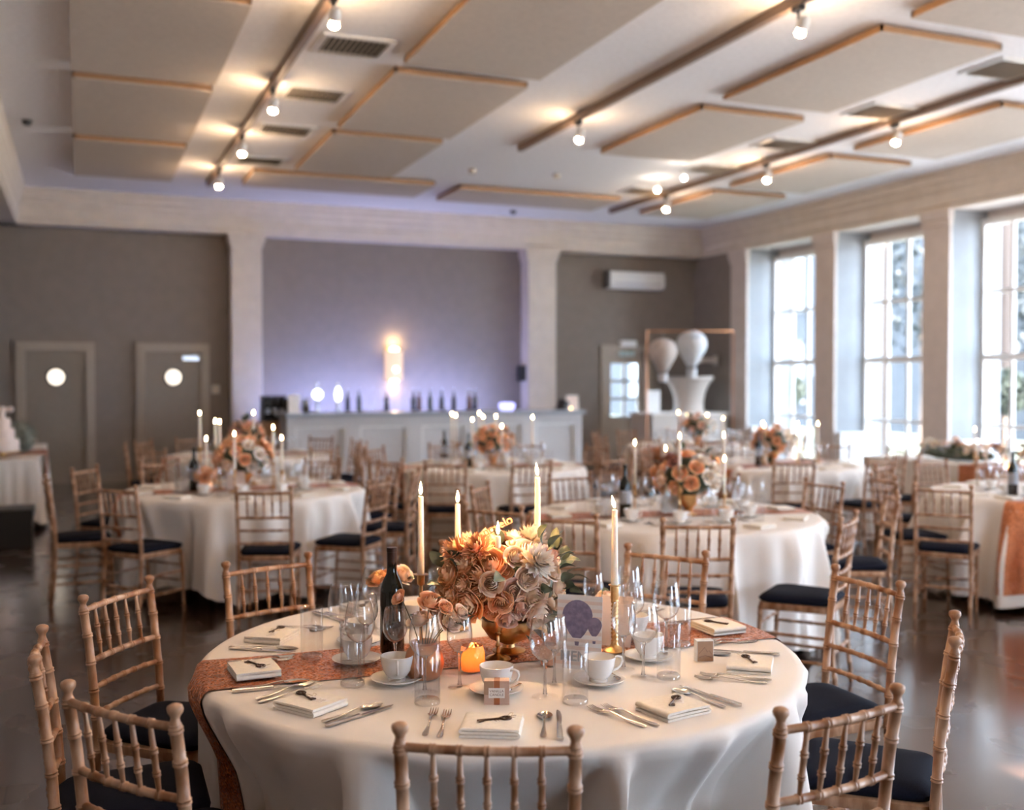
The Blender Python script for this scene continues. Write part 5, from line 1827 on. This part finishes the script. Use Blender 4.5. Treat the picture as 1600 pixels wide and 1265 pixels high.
RUN = {'left': (D2R(2), .16, (.3, .1)), 'midright': (D2R(170), .16, (.25, .25)), 'backmid': (D2R(-10), .17, (.5, .3)), 'backright': (D2R(20), .16, (.3, .3)), 'farcentre': (D2R(20), .16, (.3, .3)), 'right': (D2R(30), .18, (.62, .3)), 'farleft': (D2R(10), .16, (.3, .3))}
for i, (key, (C, desc, lst)) in enumerate(TABLES.items()):
    chs = ring_chairs(C, desc, lst)
    hem = dict(hem=.01, hemv=.17, amp=.23) if key == 'left' else dict(hem=.02, hemv=.08, amp=.22)
    round_table(C, key, desc, chs, 30 + i, RUN[key], **hem)
    if key == 'right':
        angs = [D2R(a) for a in (-165, 172, 128, 92)]
    else:
        off = D2R(lst[0][0])
        angs = [off + 2 * pi * k / 10 for k in range(10)]
    nms = sector_names(angs)
    for a, nm in zip(angs, nms):
        sets(C, desc, (a + pi) % (2 * pi) - pi, nm, True, 'ABTNC' if key in ('left', 'midright', 'backmid', 'right') else 'ABTN')

dl = lambda k: .3786 * TABLES[k][0][0] + .9255 * TABLES[k][0][1]
far_centre(TABLES['left'][0], TABLES['left'][1], 3, n=30, rx=.23, cols='PPCP', white=.6)
far_candles(TABLES['left'][0], TABLES['left'][1], [(312, 643, .2), (336, 656, .35), (343, 657, -.05), (322, 682, -.25), (366, 677, -.3), (396, 643, .3), (427, 665, .1), (440, 682, -.1)], dl('left'))
far_bottle(302, dl('left') - .2, TABLES['left'][1])
far_centre(TABLES['midright'][0], TABLES['midright'][1], 8, n=30, rx=.22, cols='PPCD', white=.8, offs=(.05, -.1))
far_candles(TABLES['midright'][0], TABLES['midright'][1], [(992, 691, .1), (1040, 699, .3), (1062, 678, -.25), (1131, 678, .25), (1132, 714, -.1)], dl('midright'))
far_bottle(977, dl('midright') - .25, TABLES['midright'][1])
far_centre(TABLES['backmid'][0], TABLES['backmid'][1], 5, n=24, cols='PPPC')
far_candles(TABLES['backmid'][0], TABLES['backmid'][1], [(706, 645, .3), (712, 648, .1), (749, 644, .2), (755, 649, .35), (775, 648, -.1), (738, 655, -.25), (784, 665, -.3), (832, 651, .2)], dl('backmid'))
far_bottle(732, dl('backmid') - .25, TABLES['backmid'][1], ', front one')
far_bottle(694, dl('backmid') + .3, TABLES['backmid'][1], ', behind the candles')
far_centre(TABLES['backright'][0], TABLES['backright'][1], 6, n=24, cols='PPCB', white=.9)
far_candles(TABLES['backright'][0], TABLES['backright'][1], [(1192, 660, .2), (1194, 664, -.1), (1246, 660, .3), (1247, 674, -.2), (1278, 660, .1)], dl('backright'))
far_bottle(1186, dl('backright') - .2, TABLES['backright'][1])
far_centre(TABLES['farcentre'][0], TABLES['farcentre'][1], 7, n=22, rx=.24, cols='CPCB', white=.9)
far_candles(TABLES['farcentre'][0], TABLES['farcentre'][1], [(1060, 643, .1), (1073, 646, .3), (1093, 646, .2), (1105, 647, -.1), (1130, 652, .1)], dl('farcentre'))
far_centre(TABLES['farleft'][0], TABLES['farleft'][1], 9, n=22, cols='PPCB')
far_bottle(1584, dl('right') - .3, TABLES['right'][1])
qv = PZ(1570, 762, TZ)
build('gift_bag', 'blush paper bag beside the wine bottle on the table at the right edge', 'bag', [('bag', MB().box(-.07, .07, -.04, .04, 0, .10).mesh('bag', 'pinkcard', 0)), ('fold', MB().box(-.07, .07, -.042, -.04, .07, .10).mesh('fold', 'kraft', 0))], (qv[0], qv[1], TZ + .006), -YAW)


# table cards on the farther tables
for px, py, key, w_, h_ in ((1050, 800, 'midright', .17, .20), (368, 765, 'left', .13, .17)):
    p = PZ(px, py, TZ)
    build('menu_card', 'pale menu card standing on ' + TABLES[key][1], 'card', [('card', MB().prism([(-.05, 0), (-.048, 0), (0, h_ - .006), (.048, 0), (.05, 0), (0, h_)], -w_ / 2, w_ / 2, Matrix.Rotation(pi / 2, 4, 'Z') @ Matrix.Rotation(pi / 2, 4, 'X')).mesh('card', 'paper' if key == 'midright' else 'pinkcard', 0))], (p[0], p[1] - .04, TZ + .0055), -YAW)
# small copper vase of roses on the left table
p = PZ(322, 770, TZ)
r = random.Random(2)
pts = [('vase', MB().lathe([(0, 0), (.05, 0), (.06, .05), (.045, .09), (0, .08)], 14).mesh('vase', 'copper', 50))]
for k in range(9):
    v = Vector((r.uniform(-1, 1), r.uniform(-1, 1), r.uniform(0, 1))).normalized()
    pts.append(('rose', FL['farP'][0], tuple(Vector((0, 0, .11)) + v * .07), tuple(aim(v))))
build('bud_vase', 'small copper vase packed with peach roses on the left middle table', 'vase', pts, (p[0], p[1], TZ + .006))

# ------------------------------------------------------------------ head table by the windows
HX0, HX1, HY0, HY1 = 8.2, 8.95, 4.6, 9.55
hd = MB()


def headcloth(u, v):
    # u around the perimeter, v down
    per = [(HX0, HY0), (HX1, HY0), (HX1, HY1), (HX0, HY1)]
    k = u * 4
    i = int(k) % 4
    t = k - int(k)
    a, c = per[i], per[(i + 1) % 4]
    x, y = a[0] + (c[0] - a[0]) * t, a[1] + (c[1] - a[1]) * t
    cx_, cy_ = (HX0 + HX1) / 2, (HY0 + HY1) / 2
    nx = (1 if x > cx_ else -1) if i in (1, 3) else 0
    ny = (1 if y > cy_ else -1) if i in (0, 2) else 0
    w2 = .02 * v + .018 * v * sin(u * 190) + .012 * v * sin(u * 83)
    return (x + nx * w2, y + ny * w2, TZ - (TZ - .04) * v)


hd.grid(headcloth, 240, 6, closeu=True)
hd.box(HX0, HX1, HY0, HY1, TZ - .02, TZ)
tag(mk('tablecloth', hd.mesh('headcloth', 'cloth', 40)), 'white cloth on the long straight table along the windows', 'tablecloth')
tag(mk('table_runner', MB().box(HX0 - .045, HX0 - .040, HY0 + .1, 8.1, .12, TZ + .006).box(HX0 - .045, HX1 - .2, HY0 + .1, 8.1, TZ + .003, TZ + .006).mesh('hrunner', 'sequin', 0)), 'copper sequin overlay on the long table along the windows', 'table runner', 'copper sequin runners')
build('head_table', 'long trestle table under the white cloth along the windows', 'table', [('tabletop', MB().box(HX0 + .02, HX1 - .02, HY0 + .02, HY1 - .02, TZ - .05, TZ - .022).mesh('ht', 'kraft', 0))] + [('leg', legmesh, (x, y, 0)) for x in (HX0 + .15, HX1 - .15) for y in (HY0 + .3, HY1 - .3)])
r = random.Random(12)
for gi, (y0, y1, lab) in enumerate(((8.0, 9.1, 'low garland of white and dusky roses on the far end of the long table'), (6.7, 7.7, 'low garland of dusky roses on the near end of the long table'))):
    pts = [('foliage', MB().sphere((0, 0, .07), .1, 10, 6, (.9, (y1 - y0) / .2, .7)).mesh('core', 'leafd', 180))]
    for k in range(34 if gi == 0 else 26):
        yy = r.uniform(-.5, .5) * (y1 - y0)
        q = r.uniform(-1.3, 1.3)
        v = Vector((sin(q), r.uniform(-.4, .4), cos(q))).normalized()
        pts.append(('rose', FL['far' + r.choice('WWWBDC')][0], (v.x * .13, yy, .08 + v.z * (.10 + r.uniform(-.02, .06))), tuple(aim(v, r.uniform(0, 6)))))
    for k in range(16):
        yy = r.uniform(-.55, .55) * (y1 - y0)
        v = Vector((r.uniform(-1, 1), r.uniform(-.6, .6), r.uniform(-.1, 1))).normalized()
        pts.append(('leaf', FL['fleaf'][0], (v.x * .13, yy, .1), tuple(v.to_track_quat('Y', 'Z').to_euler())))
    build('floral_garland', lab, 'flowers', pts, ((HX0 + HX1) / 2, (y0 + y1) / 2, TZ + .006))
for i, (px, py, D) in enumerate(((1523, 668, 10.6), (1527, 687, 10.62), (1541, 656, 10.7), (1572, 680, 10.2))):
    q = PD(px, py, D)
    tot = max(.16, q[2] - TZ - .04)
    ch_ = min(.25, tot * .6)
    sh = round(tot - ch_, 2)
    candlestick(q[0], q[1], TZ + .006, sh, 'gold candlestick on the long table by the windows, %s from the left' % ORD[i], 'candlesticks on the long table', False, True)
    candle(q[0], q[1], TZ + .006 + sh - .0195, round(ch_ + .02, 2), 'lit taper on the long table by the windows, %s from the left' % ORD[i], 'tapers on the long table', True)
for i in range(8):
    y = 9.3 - .42 * i
    tag(mk('wine_glass', TW['fgA'], None, (HX0 + .12, y, TZ + .006)), 'large wine glass on the long window table, %s from its far end' % ORD[i], 'wine glass', 'wine glasses on the long table')
    tag(mk('tumbler', TW['ftum'], None, (HX0 + .2, y - .1, TZ + .006)), 'water tumbler on the long window table, %s from its far end' % ORD[i], 'tumbler', 'tumblers on the long table')
for i, (y, lab) in enumerate(((7.62, 'left of two glowing tealights on the long window table'), (7.15, 'right of two glowing tealights on the long window table'))):
    build('tealight_jar', lab, 'candle', [('jar', MB().lathe([(0, 0), (.035, 0), (.042, .07), (.036, .07), (.03, .008), (0, .008)], 12).mesh('jar', 'tglass')), ('glow', MB().sphere((0, 0, .035), .02, 8, 6).mesh('glow', 'votglow', 180))], (HX0 + .08, y, TZ + .006), 0, 'tealights on the long table')

# ------------------------------------------------------------------ cake table at the left edge
KX0, KX1, KY0, KY1 = -1.12, -.42, 12.4, 15.6
ck = MB()


def kcloth(u, v):
    per = [(KX0, KY0), (KX1, KY0), (KX1, KY1), (KX0, KY1)]
    k = u * 4
    i = int(k) % 4
    t = k - int(k)
    a, c = per[i], per[(i + 1) % 4]
    x, y = a[0] + (c[0] - a[0]) * t, a[1] + (c[1] - a[1]) * t
    corner = 1 - min(t, 1 - t) * 5
    corner = max(0, corner)
    nx = (1 if i == 1 else -.2) if i in (1, 3) else (corner * .6 if t > .5 and i == 0 else 0)
    ny = (-1 if i == 0 else 1) if i in (0, 2) else 0
    w2 = v * (.03 + .05 * corner + .012 * sin(u * 150))
    return (x + nx * w2, y + ny * w2, TZ - v * (.58 + .12 * corner))


ck.grid(kcloth, 160, 6, closeu=True)
ck.box(KX0, KX1, KY0, KY1, TZ - .02, TZ)
tag(mk('tablecloth', ck.mesh('kcloth', 'cloth', 40)), 'white cloth on the cake table at the left edge', 'tablecloth')
build('cake_table', 'rectangular cake table under the white cloth at the left edge', 'table', [('tabletop', MB().box(KX0 + .02, KX1 - .02, KY0 + .02, KY1 - .02, TZ - .05, TZ - .022).mesh('kt', 'kraft', 0))] + [('leg', legmesh, (x, y, 0)) for x in (KX0 + .12, KX1 - .12) for y in (KY0 + .2, KY1 - .2)])
tag(mk('table_runner', MB().box(KX0 + .1, KX1 + .05, 13.3, 14.2, TZ + .002, TZ + .006).box(KX1 + .045, KX1 + .05, 13.3, 14.2, .22, TZ + .006).mesh('krunner', 'sequin', 0)), 'copper sequin runner over the side of the cake table', 'table runner', 'copper sequin runners')
p = PD(2, 700, 12.25)
KC = (-.80, 12.95)
cakeparts = [('stand', MB().lathe([(0, 0), (.12, 0), (.03, .02), (.03, .05), (.2, .06), (.2, .07), (0, .07)], 20).mesh('stand', 'gold', 50))]
for k, (rr_, z0, z1) in enumerate(((.17, .07, .20), (.125, .20, .32), (.085, .32, .43))):
    cakeparts.append(('tier', MB().lathe([(0, z0), (rr_, z0), (rr_, z1 - .01), (rr_ - .01, z1), (0, z1)], 22).mesh('tier', 'cake', 50)))
cakeparts.append(('topper', MB().tube([(0, 0, .42), (0, 0, .56)], .03, 8).tube([(-.06, 0, .52), (.08, 0, .53)], .022, 8).sphere((.09, 0, .53), .03, 8, 6).mesh('topper', 'cake', 60)))
build('wedding_cake', 'tiered ivory cake cut by the left edge of the picture', 'cake', cakeparts, (*KC, TZ + .001))
q = PD(1, 655, 12.2)
candlestick(-.93, 12.62, TZ + .001, .22, 'gold candlestick before the cake at the left edge', 'cake table candle', False, True)
candle(-.93 + .0, 12.62, TZ + .2, .24, 'lit taper before the cake at the left edge', 'cake table candle', True)
g0 = PD(31, 690, 12.3)
gm = leaf_cloud(900, .15, (1, 1, .95), .022, 9, .6).mesh('gyp', 'gyp', 0)
build('gypsophila_ball', 'grey green ball of gypsophila on the cake table', 'flowers', [('blossom', gm), ('core', MB().sphere((0, 0, 0), .125, 12, 8).mesh('gcore', 'gyp', 180))], (g0[0], g0[1], TZ + .19), scale=1.28)
g1 = PD(47, 688, 12.75)
build('bud_vase', 'blush roses beside the gypsophila ball on the cake table', 'vase', [('vase', MB().lathe([(0, 0), (.03, 0), (.025, .1), (0, .1)], 12).mesh('v', 'tglass'))] + [('rose', FL['farB'][0], (.04 * cos(k * 2.1), .04 * sin(k * 2.1), .13 + .02 * k), tuple(aim((.5 * cos(k * 2.1), .5 * sin(k * 2.1) - .4, .6)))) for k in range(3)], (g1[0], g1[1], TZ + .007))
cs = MB().box(-.3, .28, -.25, .25, 0, .34)
build('equipment_case', 'black case with metal catches under the cake table', 'case', [('body', cs.mesh('case', 'blk', 0)), ('lid', MB().box(-.31, .29, -.26, .26, .27, .36).mesh('lid', 'blk', 0)), ('catch', MB().box(-.1, -.02, -.275, -.26, .22, .29).mesh('catch', 'silver', 0)), ('catch', MB().box(-.12, -.02, -.262, -.25, .07, .10).mesh('catch', 'gold', 0))], (-.72, 11.4, 0), .0)
